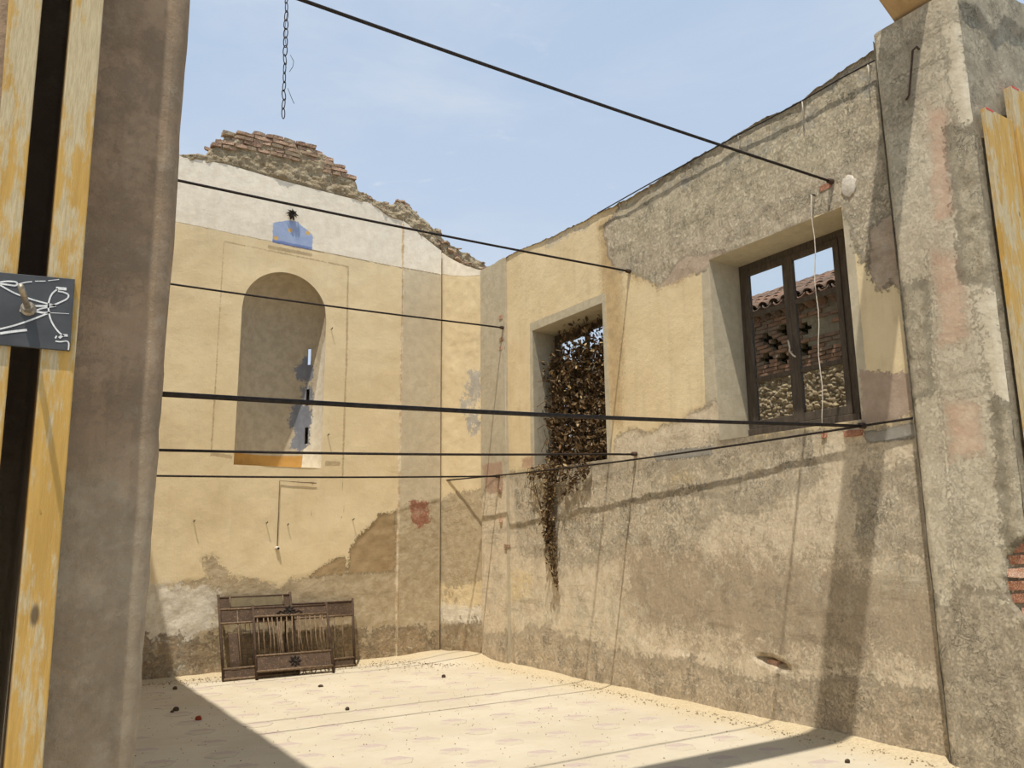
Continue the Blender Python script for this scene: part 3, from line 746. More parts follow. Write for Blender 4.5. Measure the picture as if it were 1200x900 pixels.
Xg = np.repeat(xs[:, None], nz, 1); Zg = lo[:, None]*(1-t)+hi[:, None]*t
corner = np.clip((Xg-5.75)/0.25, 0, 1)
bul = np.clip(t/0.12, 0, 1)*np.clip((1.15-t)/0.3, 0, 1)
Yg = YB+0.045+corner*0.06-bul*(0.05*(1-corner))-(fbm(Xg*4, Zg*4, 73)*0.03+fbm(Xg*13, Zg*13, 74, 5)*0.07)*np.clip(t/0.1, 0.2, 1)
W.grid(np.stack([Xg, Yg, Zg], -1), {})
# underside and top
und = np.stack([np.stack([xs, Yg[:, 0], lo], -1), np.stack([xs, Yg[:, 0]+0.20, lo+0.02], -1)], 1); W.grid(und, {})
cap = np.stack([np.stack([xs, Yg[:, -1], hi], -1), np.stack([xs, Yg[:, -1]+0.25, hi+fbm(xs*7, xs*0, 75)*0.08], -1), np.stack([xs, Yg[:, -1]*0+12.0, hi-0.10+fbm(xs*7, xs*0, 76)*0.10], -1), np.stack([xs, xs*0+12.02, xs*0+5.4], -1)], 1); W.grid(cap, {})
o = W.build('broken_cement', M_CEMENT); o.parent = wall_back

def brick_mesh(name, mat, L=0.25, H=0.055, D=0.12, seed=0, jit=0.008):
    rnd = random.Random(seed); mb = MB()
    nx, ny, nz = 3, 2, 2
    pts = {}
    for i in range(nx):
        for j in range(ny):
            for k in range(nz):
                s_ = 0.93 if i in (0, nx-1) else 1.0
                pts[(i, j, k)] = len(mb.v)
                mb.v.append(((i/(nx-1)-.5)*L+rnd.uniform(-jit, jit), ((j/(ny-1)-.5)*D)*s_+rnd.uniform(-jit, jit), ((k/(nz-1)-.5)*H)*s_+rnd.uniform(-jit, jit)*0.6))
    p = pts
    for i in range(nx-1):
        mb.f += [(p[i, 0, 0], p[i+1, 0, 0], p[i+1, 0, 1], p[i, 0, 1]), (p[i+1, 1, 0], p[i, 1, 0], p[i, 1, 1], p[i+1, 1, 1]),
                 (p[i, 1, 0], p[i+1, 1, 0], p[i+1, 0, 0], p[i, 0, 0]), (p[i, 0, 1], p[i+1, 0, 1], p[i+1, 1, 1], p[i, 1, 1])]
    mb.f += [(p[0, 1, 0], p[0, 0, 0], p[0, 0, 1], p[0, 1, 1]), (p[nx-1, 0, 0], p[nx-1, 1, 0], p[nx-1, 1, 1], p[nx-1, 0, 1])]
    return mb.mesh(name, mat)
BR = [brick_mesh('brick', M_BRICKS[i % 4], seed=i, jit=0.012) for i in range(8)]
lowb = hill(*[tuple(on_y(x, y, YF)[[0, 2]]) for x, y in [(240, 184), (255, 172), (263, 173), (303, 178), (330, 183), (363, 192), (397, 205), (420, 213), (428, 222)]])
rnd = random.Random(3)
x_l, x_r = on_y(249, 170, YF)[0], on_y(424, 218, YF)[0]
z = 6.95; row = 0
while z < 7.75:
    x = x_l-(0.13 if row % 2 else 0.0)
    while x < x_r:
        L = rnd.choice([0.25, 0.25, 0.22, 0.13, 0.17])
        xc = x+L/2
        if x_l <= xc <= x_r and float(lowb(xc))+0.01 < z < float(rtopf(xc))+0.015:
            link_mesh('brick', rnd.choice(BR), wall_back, (xc, YB+0.04+rnd.uniform(-.02, .015), z+rnd.uniform(-.004, .004)), (rnd.uniform(-.06, .06), rnd.uniform(-.04, .04), rnd.uniform(-.08, .08)), (L/0.25*0.97, 1, rnd.uniform(.8, 1.05)))
        x += L+0.012
    z += 0.068; row += 1
# loose fragments bedded in the broken slope
rnd = random.Random(9)
n = 0
while n < 150:
    px = rnd.uniform(425, 578)
    xw = on_y(px, 260, YF)[0]; top = float(rtopf(xw)); bot = float(wtop(min(xw, 5.86))) if xw < 5.86 else 5.75
    zw = rnd.uniform(max(bot+0.10, top-0.45), top+0.01) if px > 470 else rnd.uniform(max(bot+0.06, top-0.12), top+0.01)
    s_ = rnd.uniform(0.2, 0.6)
    link_mesh('brick', rnd.choice(BR if xw > 6.2 else BR[1:3]+BR[5:7]), wall_back, (xw, YB+(0.09 if xw > 5.9 else 0.04)+rnd.uniform(-.02, .03), zw-0.02), (rnd.uniform(-.5, .5), rnd.uniform(-.3, .6), rnd.uniform(-.6, .6)), (s_*0.8, s_, s_*1.3))
    n += 1
for k in range(26):
    px = rnd.uniform(236, 300); xw = on_y(px, 165, YF)[0]; top = float(rtopf(xw))
    s_ = rnd.uniform(0.25, 0.6)
    link_mesh('brick', rnd.choice(BR), wall_back, (xw, YB+0.05+rnd.uniform(-.02, .05), top-rnd.uniform(0.02, 0.10)), (rnd.uniform(-.5, .5), rnd.uniform(-.5, .5), rnd.uniform(-.6, .6)), (s_, s_, s_*1.2))

# ------------------------------------------------------------------ left wall (behind the pier)
mb = MB()
W = WB(['x'])
ys = np.linspace(3.3, 11.6, 90); t = np.linspace(0, 1, 60)[None, :]
ltop = 6.75+fbm(ys*2, ys*0, 81)*0.06
Yg = np.repeat(ys[:, None], 60, 1); Zg = -0.1*(1-t)+ltop[:, None]*t
W.grid(np.stack([XLW+fbm(Yg*2, Zg*2, 82)*0.02, Yg, Zg], -1), {})
W.grid(np.stack([np.stack([ys*0+XLW, ys, ltop], -1), np.stack([ys*0+XLW-0.6, ys, ltop-0.1], -1), np.stack([ys*0+XLW-0.6, ys, ltop*0-0.1], -1)], 1), {})
o = W.build('wall_left', M_PLAIN); tag(o, 'ochre plaster side wall hidden behind the brown pier', 'wall', kind='structure')

# ------------------------------------------------------------------ right arch pier
F_regs = dict(
    light=[P_p([(1100, 30), (1128, 20), (1190, 560), (1200, 700), (1190, 720), (1150, 330)]), P_p([(1140, 340), (1172, 340), (1195, 520), (1172, 520)])],
    lines=[P_p([(1083, 300), (1087, 300), (1120, 640), (1116, 640)]), P_p([(1090, 330), (1093, 330), (1098, 400), (1095, 400)]), P_p([(1045, 95), (1110, 60), (1110, 64), (1045, 100)]), P_p([(1112, 640), (1115, 640), (1124, 720), (1121, 720)])],
    red=[P_p([(1088, 290), (1128, 300), (1135, 400), (1100, 408)]), P_p([(1105, 470), (1145, 470), (1150, 530), (1112, 545)]), P_p([(1085, 120), (1110, 130), (1120, 250), (1095, 260)])],
    dark=[P_p([(1040, 60), (1090, 20), (1110, 60), (1080, 140), (1045, 160)]), P_p([(1120, 690), (1200, 680), (1200, 760), (1130, 770)])],
    rough=[P_p([(1110, 150), (1150, 150), (1168, 330), (1130, 330)]), P_p([(1165, 470), (1190, 480), (1210, 640), (1180, 640)]), P_p([(1050, 340), (1085, 330), (1092, 460), (1066, 470)])],
    foot=[P_p([(1090, 700), (1200, 690), (1300, 1000), (1100, 1000)])],
)
W = WB(pier_names)
def pier_corner(z): return fbm(z*3, z*0, 91)*0.03
ys = np.linspace(YP0, YP1, 40); zs = np.linspace(-0.1, 5.84, 230)
Yg, Zg = np.meshgrid(ys, zs, indexing='ij')
Zg = Zg*np.where(Zg > 5.0, 1+0*Yg, 1.0)
A = regions(F_regs, Yg, Zg)
rg = np.clip(A['rough']/0.1+0.6, 0, 1)
D = fbm(Yg*5, Zg*5, 92)*(0.015+0.035*rg)+fbm(Yg*2, Zg*1.3, 93)*0.02
arr = np.clip((Yg-YP0)/0.05, 0, 1); D = D-0.028*(1-arr)**2-0.02*np.clip(1-(YP1-Yg)/0.03, 0, 1)
# pocket where the render has fallen and bricks show
pk = sdf(np.array([(2.955, 1.62), (3.06, 1.52), (3.10, 1.50), (3.12, 1.36), (3.13, 1.22), (3.06, 1.10), (2.95, 1.02)]), Yg, Zg)
D = D-0.05*np.clip(pk/0.012+0.3, 0, 1)
W.grid(np.stack([XP-D, Yg, Zg], -1), A)
# +Y side down to the side wall
zs = np.linspace(-0.1, 5.84, 60)
W.grid(np.stack([np.stack([zs*0+XP+0.02, zs*0+YP1, zs], -1), np.stack([zs*0+XR+0.1, zs*0+YP1+0.02, zs], -1)], 1), dict(rough=0.1))
# face towards the nave
xs = np.linspace(XP+0.028, 9.0, 120); zt = np.interp(xs, [6.0, 6.2, 6.5, 6.8, 9], [5.80, 5.78, 5.95, 6.06, 6.05])+fbm(xs*8, xs*0, 94)*0.04
t = np.linspace(0, 1, 180)[None, :]
Xg = np.repeat(xs[:, None], 180, 1); Zg = -0.1*(1-t)+zt[:, None]*t
D = fbm(Xg*5, Zg*5, 95)*0.025+fbm(Xg*2, Zg*2, 96)*0.02
ov = sdf(P_f([(1122, 5), (1145, 18), (1160, 42), (1168, 40), (1172, 25), (1190, 38), (1210, 50), (1300, 80), (1300, -60), (1122, -20)]), Xg, Zg)
D = D+0.03*np.clip(ov/0.02+0.5, 0, 1)
D = D*np.clip((Xg-XP)/0.08, 0.3, 1)
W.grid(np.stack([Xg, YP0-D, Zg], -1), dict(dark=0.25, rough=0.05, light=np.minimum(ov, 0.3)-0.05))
W.grid(np.stack([np.stack([xs, xs*0+YP0, zt], -1), np.stack([xs, xs*0+3.2, zt+0.0], -1), np.stack([xs, xs*0+YP1, np.minimum(zt, 5.9)], -1)], 1), dict(rough=0.2))
W.grid(np.stack([np.stack([xs, xs*0+YP1+0.02, xs*0-0.1], -1), np.stack([xs, xs*0+YP1+0.02, np.minimum(zt, 5.84)], -1)], 1), dict(rough=0.2))
pier_r = W.build('wall_arch_right', M_PIER)
tag(pier_r, 'weathered grey arch pier beside the large wooden window', 'pier', kind='structure')
# bricks in the pocket of the pier
PB = [brick_mesh('brick', m, L=0.22, H=0.062, D=0.10, seed=40+i, jit=0.006) for i, m in enumerate((M_REDBR, M_REDBR2))]
for i, (yy, zz, k, sx_) in enumerate([(3.00, 1.535, 0, 0.5), (3.01, 1.46, 0, 0.75), (3.015, 1.37, 1, 0.9), (3.025, 1.285, 0, 1.0), (3.015, 1.20, 0, 0.8), (2.99, 1.11, 1, 0.5)]):
    link_mesh('brick', PB[k], pier_r, (XP+0.075, yy, zz), (0.02*(-1)**i, 0.03, math.pi/2+0.03*(-1)**i), (sx_, 1, 1))

# ------------------------------------------------------------------ left arch pier
XE = 0.472
TX0, TX1 = on_y(40, 450, 2.9)[0]-0.11, on_y(40, 450, 2.9)[0]+0.02   # recess cut and darkened so the gap between the timbers reads as deep shade
W = WB(['dark', 'low', 'edge'])
xs = np.concatenate([np.linspace(-5.0, -0.6, 12), np.linspace(-0.55, 0.415, 60)]); zs = np.linspace(-0.1, 6.6, 240)
Xg, Zg = np.meshgrid(xs, zs, indexing='ij')
D = fbm(Xg*4, Zg*4, 101)*0.012+fbm(Xg*1.2, Zg*1.2, 102)*0.015
slot = ((Xg > TX0) & (Xg < TX1)); D = np.where(slot, -0.55, D)
W.grid(np.stack([Xg, YP0-D, Zg], -1), dict(dark=np.where(slot, 0.6, 0.0), low=np.clip(1.9-Zg, -.6, .6), edge=np.clip(Xg-0.39, -.6, .6)))  # dark tint in the slot stands in for deep shade
# worn arris: chamfered strip then the reveal
er = XE+fbm(zs*2.2, zs*0, 103)*0.018+fbm(zs*14, zs*0, 104)*0.010*(zs < 2.2)
a = np.stack([zs*0+0.415, YP0-D[-1], zs], -1); b_ = np.stack([(er+0.415)/2+0.008, zs*0+YP0+0.012, zs], -1); c = np.stack([er, zs*0+YP0+0.06, zs], -1); d = np.stack([er, zs*0+YP1, zs], -1); e = np.stack([zs*0+XLW-0.05, zs*0+YP1, zs], -1)
W.grid(np.stack([a, b_, c], 0), dict(dark=0.0, low=np.clip(1.9-zs, -.6, .6)[None, :], edge=0.2))
W.grid(np.stack([c, d, e], 0), dict(dark=-0.2))
xs2 = np.array([-5.0, XE]); W.grid(np.array([[(x, YP0, 6.6), (x, YP1, 6.6)] for x in xs2]), dict(dark=0.2))
W.grid(np.array([[(x, YP1, -0.1), (x, YP1, 6.6)] for x in (-5.0, XLW)]), dict(dark=0.2))
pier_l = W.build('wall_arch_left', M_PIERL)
tag(pier_l, 'brown rendered arch pier behind two yellow timbers', 'pier', kind='structure')

# ------------------------------------------------------------------ windows
FX = XR+0.48
def make_window(name, y0, y1, z0, z1, sashes, label):
    root = empty(name, (FX, (y0+y1)/2, z0)); tag(root, label, 'window', kind='structure')
    Lx = lambda a, b_: (a-FX, b_-FX)
    yc = (y0+y1)/2
    def bx(nm, xa, xb, ya, yb, za, zb, par=root, mat=M_WOODD, bev=0.006):
        o = MB().box((xa-FX, ya-yc, za-z0), (xb-FX, yb-yc, zb-z0)).build(nm, mat, par, bevel=bev); return o
    f = 0.075
    bx('frame_head', FX-0.03, FX+0.06, y0, y1, z1-f, z1); bx('frame_sill', FX-0.05, FX+0.06, y0, y1, z0, z0+f)
    bx('frame_jamb', FX-0.03, FX+0.06, y0, y0+f, z0+f, z1-f); bx('frame_jamb', FX-0.03, FX+0.06, y1-f, y1, z0+f, z1-f)
    gm = bpy.data.materials.get('window glass')
    for (a, b_, bars) in sashes:
        s_ = empty('sash', (0, 0, 0)); s_.parent = root
        st = 0.062; zt, zb = z1-f, z0+f
        bx('stile', FX-0.045, FX+0.0, a, a+st, zb, zt, s_); bx('stile', FX-0.045, FX+0.0, b_-st, b_, zb, zt, s_)
        bx('top_rail', FX-0.045, FX+0.0, a+st, b_-st, zt-st, zt, s_); bx('bottom_rail', FX-0.045, FX+0.0, a+st, b_-st, zb, zb+st+0.02, s_)
        lv = [zb+st+0.02]
        for zz in bars:
            bx('glazing_bar', FX-0.04, FX-0.005, a+st, b_-st, zz-0.024, zz+0.024, s_); lv += [zz-0.024, zz+0.024]
        lv.append(zt-st)
        for k in range(0, len(lv), 2):
            bx('pane', FX-0.019, FX-0.016, a+st-0.004, b_-st+0.004, lv[k]-0.004, lv[k+1]+0.004, s_, M_GLASS, 0)
    return root
def glass_material():
    m = bpy.data.materials.new('window glass'); m.use_nodes = True; t = m.node_tree
    t.nodes.remove(t.nodes['Principled BSDF'])
    tr = t.nodes.new('ShaderNodeBsdfTransparent'); tr.inputs[0].default_value = (0.97, 0.98, 0.97, 1)
    gl = t.nodes.new('ShaderNodeBsdfGlossy'); gl.inputs['Roughness'].default_value = 0.03
    fr = t.nodes.new('ShaderNodeFresnel'); fr.inputs[0].default_value = 1.12
    mx = t.nodes.new('ShaderNodeMixShader'); t.links.new(fr.outputs[0], mx.inputs[0]); t.links.new(tr.outputs[0], mx.inputs[1]); t.links.new(gl.outputs[0], mx.inputs[2])
    t.links.new(mx.outputs[0], t.nodes['Material Output'].inputs[0]); return m
M_GLASS = glass_material()
YM = 5.165
win2 = make_window('window_2', 4.50, 5.80, 2.66, 4.50, [(4.57, YM, (3.93, 3.24)), (YM, 5.735, (3.93, 3.24))], 'dark wooden six-pane casement window with white handle, tiled roof beyond')
# pull handle on the meeting stiles
hb = MB(); yc = 5.15; hz = 3.42-2.66
hb.tube([(-0.045, 0.03, hz+0.02), (-0.085, 0.03, hz+0.02), (-0.088, 0.02, hz+0.05), (-0.086, 0.035, hz+0.13)], 0.009, 8)
hb.tube([(-0.085, 0.03, hz+0.02), (-0.085, -0.01, hz-0.03), (-0.075, -0.03, hz-0.05)], 0.009, 8)
h = hb.build('handle', M_CORD, win2, smooth=True); h['label'] = 'pale metal pull handle'
win1 = make_window('window_1', 7.60, 9.27, 2.66, 4.50, [(8.45, 9.195, (3.93, 3.24))], 'dark wooden window frame choked with dry brown vine')

# ------------------------------------------------------------------ dry vine
def build_vine():
    root = empty('dry_vine', (XR+0.3, 8.6, 2.62)); tag(root, 'dry brown climbing vine filling the window and trailing down the wall', 'plant')
    rl = random.Random(17)
    mb = MB(); ox, oy, oz = root.location
    V = []; F = []; T = []
    def leaf(p, s_):
        n = Vector((rl.uniform(-1, 0.4), rl.uniform(-1, 1), rl.uniform(-.6, 1))).normalized(); a = n.orthogonal().normalized(); a.rotate(Matrix.Rotation(rl.uniform(0, 6.28), 3, n)); b_ = n.cross(a)
        c = rl.uniform(0.15, 0.5)
        base = len(V)
        q = [-a, -a*0.3+b_*0.42+n*c*0.5, a*0.35+b_*0.36+n*c*0.6, a+n*c*0.3, a*0.35-b_*0.36+n*c*0.6, -a*0.3-b_*0.42+n*c*0.5, a*0.1]
        for k in q: V.append(tuple(p+k*s_))
        F.extend([(base+6, base, base+1), (base+6, base+1, base+2), (base+6, base+2, base+3), (base+6, base+3, base+4), (base+6, base+4, base+5), (base+6, base+5, base)])
        T.extend([rl.random()]*7)
    # main body inside the opening: outline in (y, z) from the photograph
    body = np.array([(9.2, 2.62), (9.2, 3.3), (9.3, 3.75), (9.12, 4.05), (8.95, 4.22), (8.75, 4.40), (8.3, 4.46), (7.9, 4.4), (7.62, 4.2), (7.62, 2.62)])
    cnt = 0
    while cnt < 7000:
        y = rl.uniform(7.5, 9.5); z = rl.uniform(2.6, 4.5)
        s_ = float(sdf(body, np.array([y]), np.array([z]))[0])
        if s_ < rl.uniform(-0.08, 0.05): continue
        # gap on the near lower side
        if ((y-8.33)/0.10)**2+((z-3.22)/0.12)**2 < 1: continue
        if ((y-8.27)/0.08)**2+((z-2.98)/0.10)**2 < 1: continue
        x = rl.gauss(XR+0.38, 0.16)-0.16*(z < 3.3)*rl.random()
        if z > 4.15 and rl.random() < 0.72: continue
        if x < y*(0.700+0.006*math.sin(z*9)+(0.012 if z > 4.05 else 0.0)+rl.gauss(0, 0.006)): continue
        if x < XR+0.02 or x > XR+0.85: continue
        leaf(Vector((x-ox, y-oy, z-oz)), rl.uniform(0.022, 0.05)); cnt += 1
    # spill over the sill
    for k in range(650):
        y = rl.triangular(7.75, 9.25, 8.7); z = 2.62-abs(rl.gauss(0, 0.10)); x = XR-0.03-abs(rl.gauss(0, 0.05))
        if y < 8.3 and rl.random() < 0.5: continue
        if z > 2.55: x = XR+rl.uniform(-0.08, 0.3)
        leaf(Vector((x-ox, y-oy, z-oz)), rl.uniform(0.018, 0.04))
    # hanging tail
    tail = [on_x(*q, XR-0.05) for q in [(648, 545), (646, 575), (643, 600), (645, 630), (648, 655), (653, 690)]]
    tz = [p[2] for p in tail][::-1]; ty = [p[1] for p in tail][::-1]
    for k in range(900):
        z = rl.triangular(tail[-1][2], tail[0][2], 1.95); yy = np.interp(z, tz, ty)+rl.gauss(0, 0.05 if z > 1.5 else 0.025); x = XR-0.03-abs(rl.gauss(0, 0.045))
        leaf(Vector((x-ox, yy-oy, z-oz)), rl.uniform(0.014, 0.034))
    tail2 = [on_x(*q, XR-0.04) for q in [(690, 545), (685, 552), (672, 566), (660, 578)]]
    for k in range(220):
        i = rl.random()*2.99; a = tail2[int(i)]; b_ = tail2[int(i)+1]; p = a+(b_-a)*(i % 1)
        leaf(Vector((XR-0.03-abs(rl.gauss(0, .03))-ox, p[1]+rl.gauss(0, .04)-oy, p[2]+rl.gauss(0, .04)-oz)), rl.uniform(0.014, 0.032))
    me = bpy.data.meshes.new('leaves'); me.from_pydata(V, [], F); me.update(); me.materials.append(M_LEAF)
    at = me.attributes.new('tone', 'FLOAT', 'POINT'); at.data.foreach_set('value', np.array(T, np.float32))
    o = bpy.data.objects.new('leaves', me); COL.objects.link(o); o.parent = root; o['kind'] = 'stuff'
    # stems
    def wander(p, q, n=9, j=0.05):
        out = []
        for i in range(n):
            t = i/(n-1); out.append(Vector(p).lerp(Vector(q), t)+Vector((rl.gauss(0, j*0.4), rl.gauss(0, j), rl.gauss(0, j*0.5)))*(1 if 0 < i < n-1 else 0)-root.location)
        return out
    mb = MB()
    for k in range(26):
        y = rl.uniform(7.7, 9.1); mb.tube(wander((XR+rl.uniform(.25, .6), y, 2.63), (XR+rl.uniform(.3, .6), y+rl.uniform(-.4, .4), rl.uniform(3.3, 4.3))), rl.uniform(.004, .011), 5)
    mb.build('climbing_stems', M_STEM, root, True)
    mb = MB()
    for k in range(9):
        a = rl.uniform(-.08, .08)
        pts = [(XR+0.15, 8.72+a, 2.64), (XR-0.06, 8.75+a*1.5, 2.60)]+[(XR-0.05-rl.uniform(0, .03), np.interp(z, tz, ty)+a*0.7, z) for z in np.linspace(2.3, rl.uniform(1.0, 1.7), 6)]
        mb.tube([Vector(p)-root.location for p in pts], 0.004, 5)
    for k in range(5):
        y0 = 9.02+0.05*k
        mb.tube([Vector(p)-root.location for p in [(XR+0.12, 8.9, 2.66), (XR-0.04, y0, 2.60), (XR-0.05, y0+0.08, 2.35), (XR-0.04, y0-0.12, 2.05+0.1*k), (XR-0.03, 8.9, 1.9)]], 0.0035, 5)
    mb.build('trailing_stems', M_STEM, root, True)
    # bare runners over the far jamb
    mb = MB()
    for q in ([(650, 480), (640, 470), (630, 478), (626, 500), (622, 512)], [(652, 510), (638, 498), (630, 505)], [(650, 520), (642, 512), (636, 530)], [(655, 455), (645, 445), (632, 448)]):
        mb.tube([Vector((XR+0.10-0.02*i, on_x(*p, XR+0.10)[1]-0.02, on_x(*p, XR+0.10)[2]))-root.location for i, p in enumerate(q)], 0.004, 5)
    mb.build('runner', M_STEM, root, True)
build_vine()

# ------------------------------------------------------------------ iron tie rods
def rod(label, right, leftpx, r=0.012, xl=XLW-0.05, plate=True):
    Y = right[1]; L = on_y(*leftpx, Y); R_ = np.array(right)
    k = (xl-R_[0])/(L[0]-R_[0]); Lw = R_+(L-R_)*k
    root = empty('tie_rod', tuple(R_)); tag(root, label, 'tie rod', 'iron tie rods across the roofless hall')
    n = 14
    pts = [Vector(R_+(Lw-R_)*i/n-R_)+Vector((0, 0, -0.025*math.sin(math.pi*i/n))) for i in range(n+1)]
    pts[0] = pts[0]+Vector((0.10, 0, 0))
    MB().tube(pts, r, 10).build('bar', M_IRON, root, True)
    mb = MB(); mb.tube([(0.03, 0, 0), (-0.05, 0, -0.001)], [0.028, 0.024], 10); mb.build('anchor_collar', M_RUST, root, True)
    return root
rod('high iron tie rod fixed beside the white cap above the six-pane window', on_x(975, 213, XR), (360, 0))
rod('high iron tie rod fixed at the edge of the grey cement between the windows', on_x(738, 318, XR), (213, 211))
rod('high iron tie rod ending in a ragged round hole on the corner pilaster', on_x(590, 384, XR-0.04), (205, 332))
rod('thick-looking low tie rod ending at the sill of the six-pane window', on_x(1012, 499, XR), (192, 461), r=0.0135)
rod('low iron tie rod fixed just below the wall beside the vine window', on_x(745, 532, XR), (187, 526))
rod('low iron tie rod ending low on the corner pilaster', on_x(585, 558, XR-0.04), (187, 556))

# slack cable along the side wall
a = np.array([XP+0.09, YP1-0.02, 2.545]); b_ = on_y(521, 563, YB-0.03)
pts = [a+(b_-a)*i/24+np.array([0, 0, -0.05*math.sin(math.pi*i/24)]) for i in range(25)]
root = empty('stay_cable', tuple(a)); tag(root, 'thin dark cable strung along the side wall from pier to corner', 'cable')
MB().tube([Vector(p-a) for p in pts], 0.010, 8).build('strand', M_IRON, root, True)
MB().tube([Vector(b_-a)+Vector((0.0, 0.05, 0)), Vector(b_-a)+Vector((0, -0.03, 0.0))], 0.016, 8).build('wall_eye', M_IRON, root, True)

# white cord hanging in front of the six-pane window
c0 = on_x(951, 228, XR-0.05); c1 = on_x(965, 506, XR-0.06)
pts = [c0+(c1-c0)*i/16+np.array([0, 0.012*math.sin(i*1.3), 0]) for i in range(17)]
MBc = MB().tube([Vector(p-c0) for p in pts], 0.0045, 6)
root = empty('white_string', tuple(c0)); tag(root, 'thin white string hanging from a nail in front of the six-pane window', 'string')
MBc.build('cord', M_CORD, root, True)
MB().tube([(0.09, 0, 0.01), (0.0, 0, 0.0)], 0.006, 6).build('nail', M_IRON, root, True)

# wire clipped along the top of the side wall
wp = [on_x(*q, XR-0.045) for q in [(1030, 68), (1017, 75), (985, 92), (940, 118), (900, 140), (865, 158), (820, 183), (760, 216), (700, 250)]]
root = empty('wall_wire', tuple(wp[0])); tag(root, 'dark wire clipped along the top of the grey side wall', 'wire')
MB().tube([Vector(p-wp[0]) for p in wp], 0.007, 6).build('strand', M_IRON, root, True)
for i in (1, 3, 5, 7):
    p = Vector(wp[i]-wp[0]); MB().tube([p+Vector((0.07, 0, 0)), p, p+Vector((0.0, 0.0, -0.16 if i in (1, 3) else -0.05))], 0.006, 6).build('clip', M_CORD, root, True)

# white round cap in the wall, brick reveal by the rod
c = on_x(995, 218, XR)
root = empty('plaster_plug', tuple(c)); tag(root, 'round white plaster plug in grey wall beside the high tie rod', 'plaster plug')
mb = MB(); n = 20; rad = [0.085*(1+0.08*math.sin(3*k)+0.06*math.cos(2*k+1)) for k in range(n)]
for x, s_ in ((0.06, 1.0), (-0.010, 1.0), (-0.014, 0.9)):
    mb.v += [(x, s_*rad[k]*0.85*math.cos(2*math.pi*k/n), s_*rad[k]*1.15*math.sin(2*math.pi*k/n)) for k in range(n)]
for a_ in (0, n): mb.f += [(a_+k, a_+(k+1) % n, a_+n+(k+1) % n, a_+n+k) for k in range(n)]
mb.f.append(tuple(range(2*n, 3*n))); mb.build('disc', M_CORD, root, True)

# bricks laid bare in the side wall
SB = [brick_mesh('brick', m, L=0.24, H=0.06, D=0.10, seed=60+i, jit=0.008) for i, m in enumerate((M_REDBR, M_REDBR2, M_BRICKS[0]))]
for (px, py, k, s_) in ((968, 218, 0, 0.55), (1000, 508, 0, 0.75), (966, 510, 0, 0.22), (900, 778, 1, 0.6), (590, 372, 1, 0.4), (591, 398, 2, 0.45), (590, 408, 1, 0.35), (596, 640, 2, 0.3), (589, 575, 2, 0.4), (590, 610, 1, 0.3)):
    p = on_x(px, py, XR)
    off = 0.047 if px != 900 else 0.085
    if px < 600: off = -0.01
    link_mesh('brick', SB[k], wall_right, (XR+off, p[1], p[2]), (random.uniform(-.1, .1), random.uniform(-.1, .1), math.pi/2+random.uniform(-.1, .1)), (s_, 1, 0.9))

# iron cramp on the pier
p0 = on_x(1076, 60, XP); p1 = on_x(1070, 116, XP)
root = empty('iron_cramp', tuple(p0)); tag(root, 'bent iron rod cramp on the shaded pier top', 'iron rod')
d = p1-p0
MB().tube([Vector((0.06, -0.01, 0.0)), Vector((-0.035, -0.01, 0.02)), Vector((-0.05, 0.015, 0.0)), Vector(d)*0.5+Vector((-0.05, 0.01, 0)), Vector(d)+Vector((-0.05, 0, 0.02)), Vector(d)+Vector((-0.045, 0.03, -0.005)), Vector(d)+Vector((-0.02, 0.035, 0.015))], 0.009, 8).build('rod', M_RUST, root, True)

# ------------------------------------------------------------------ timber beam across the arch
root = empty('roof_beam', (3.3, 3.31, 5.84)); tag(root, 'tan timber beam bearing on the top of the arch pier', 'beam')
prof = [(-2.85, 0.0), (-2.55, 0.16), (-2.2, 0.22), (2.2, 0.22), (2.55, 0.16), (2.78, 0.0)]
v = []
for yy in (-0.17, 0.17):
    v += [(x, yy, z) for x, z in prof]+[(x, yy, 0.42) for x, z in prof]
f = []
for k in range(5):
    f += [(k+1, k, 6+k, 7+k), (12+k, 13+k, 19+k, 18+k), (k, k+1, 13+k, 12+k), (7+k, 6+k, 18+k, 19+k)]
f += [(0, 12, 18, 6), (17, 5, 11, 23)]
MB().add(v, f).build('timber', M_BEAM, root, bevel=0.01)
link_mesh('bearing_mortar', brick_mesh('bearing_mortar', M_CEMENT, L=0.30, H=0.10, D=0.55, seed=77, jit=0.03), root, (2.90, 0.03, -0.035))

# ------------------------------------------------------------------ left timbers, plate and bolt
YT = 2.74
def timber(name, label, pts, y0, y1, mat=M_PLANK, group=None):
    """pts: (x left, x right, z) pairs bottom and top"""
    (xa, xb, za), (xc, xd, zc) = pts
    root = empty(name, ((xa+xb)/2, (y0+y1)/2, za)); tag(root, label, 'timber', group)
    o = np.array(root.location)
    v = [np.array(q)-o for q in [(xa, y0, za), (xb, y0, za), (xb, y1, za), (xa, y1, za), (xc, y0, zc), (xd, y0, zc), (xd, y1, zc), (xc, y1, zc)]]
    MB().add(v, [(0, 3, 2, 1), (4, 5, 6, 7), (0, 1, 5, 4), (1, 2, 6, 5), (2, 3, 7, 6), (3, 0, 4, 7)]).build('plank', mat, root, bevel=0.004)
    return root
def xat(px, py, Y): p = on_y(px, py, Y); return p[0], p[2]
(xa, za) = xat(5, 900, YT); (xb, _) = xat(50, 900, YT); (xc, zc) = xat(85, 0, YT); (xd, _) = xat(122, 0, YT)
def ext(x0, z0, x1, z1, z): return x0+(x1-x0)*(z-z0)/(z1-z0)
TL = [ext(xa, za, xc, zc, 0.0), ext(xb, za, xd, zc, 0.0), 0.0], [ext(xa, za, xc, zc, 4.8), ext(xb, za, xd, zc, 4.8), 4.8]
timber('formwork_timber', 'yellow timber post against the brown pier, chalked plate over it', TL, YT, YP0-0.03)
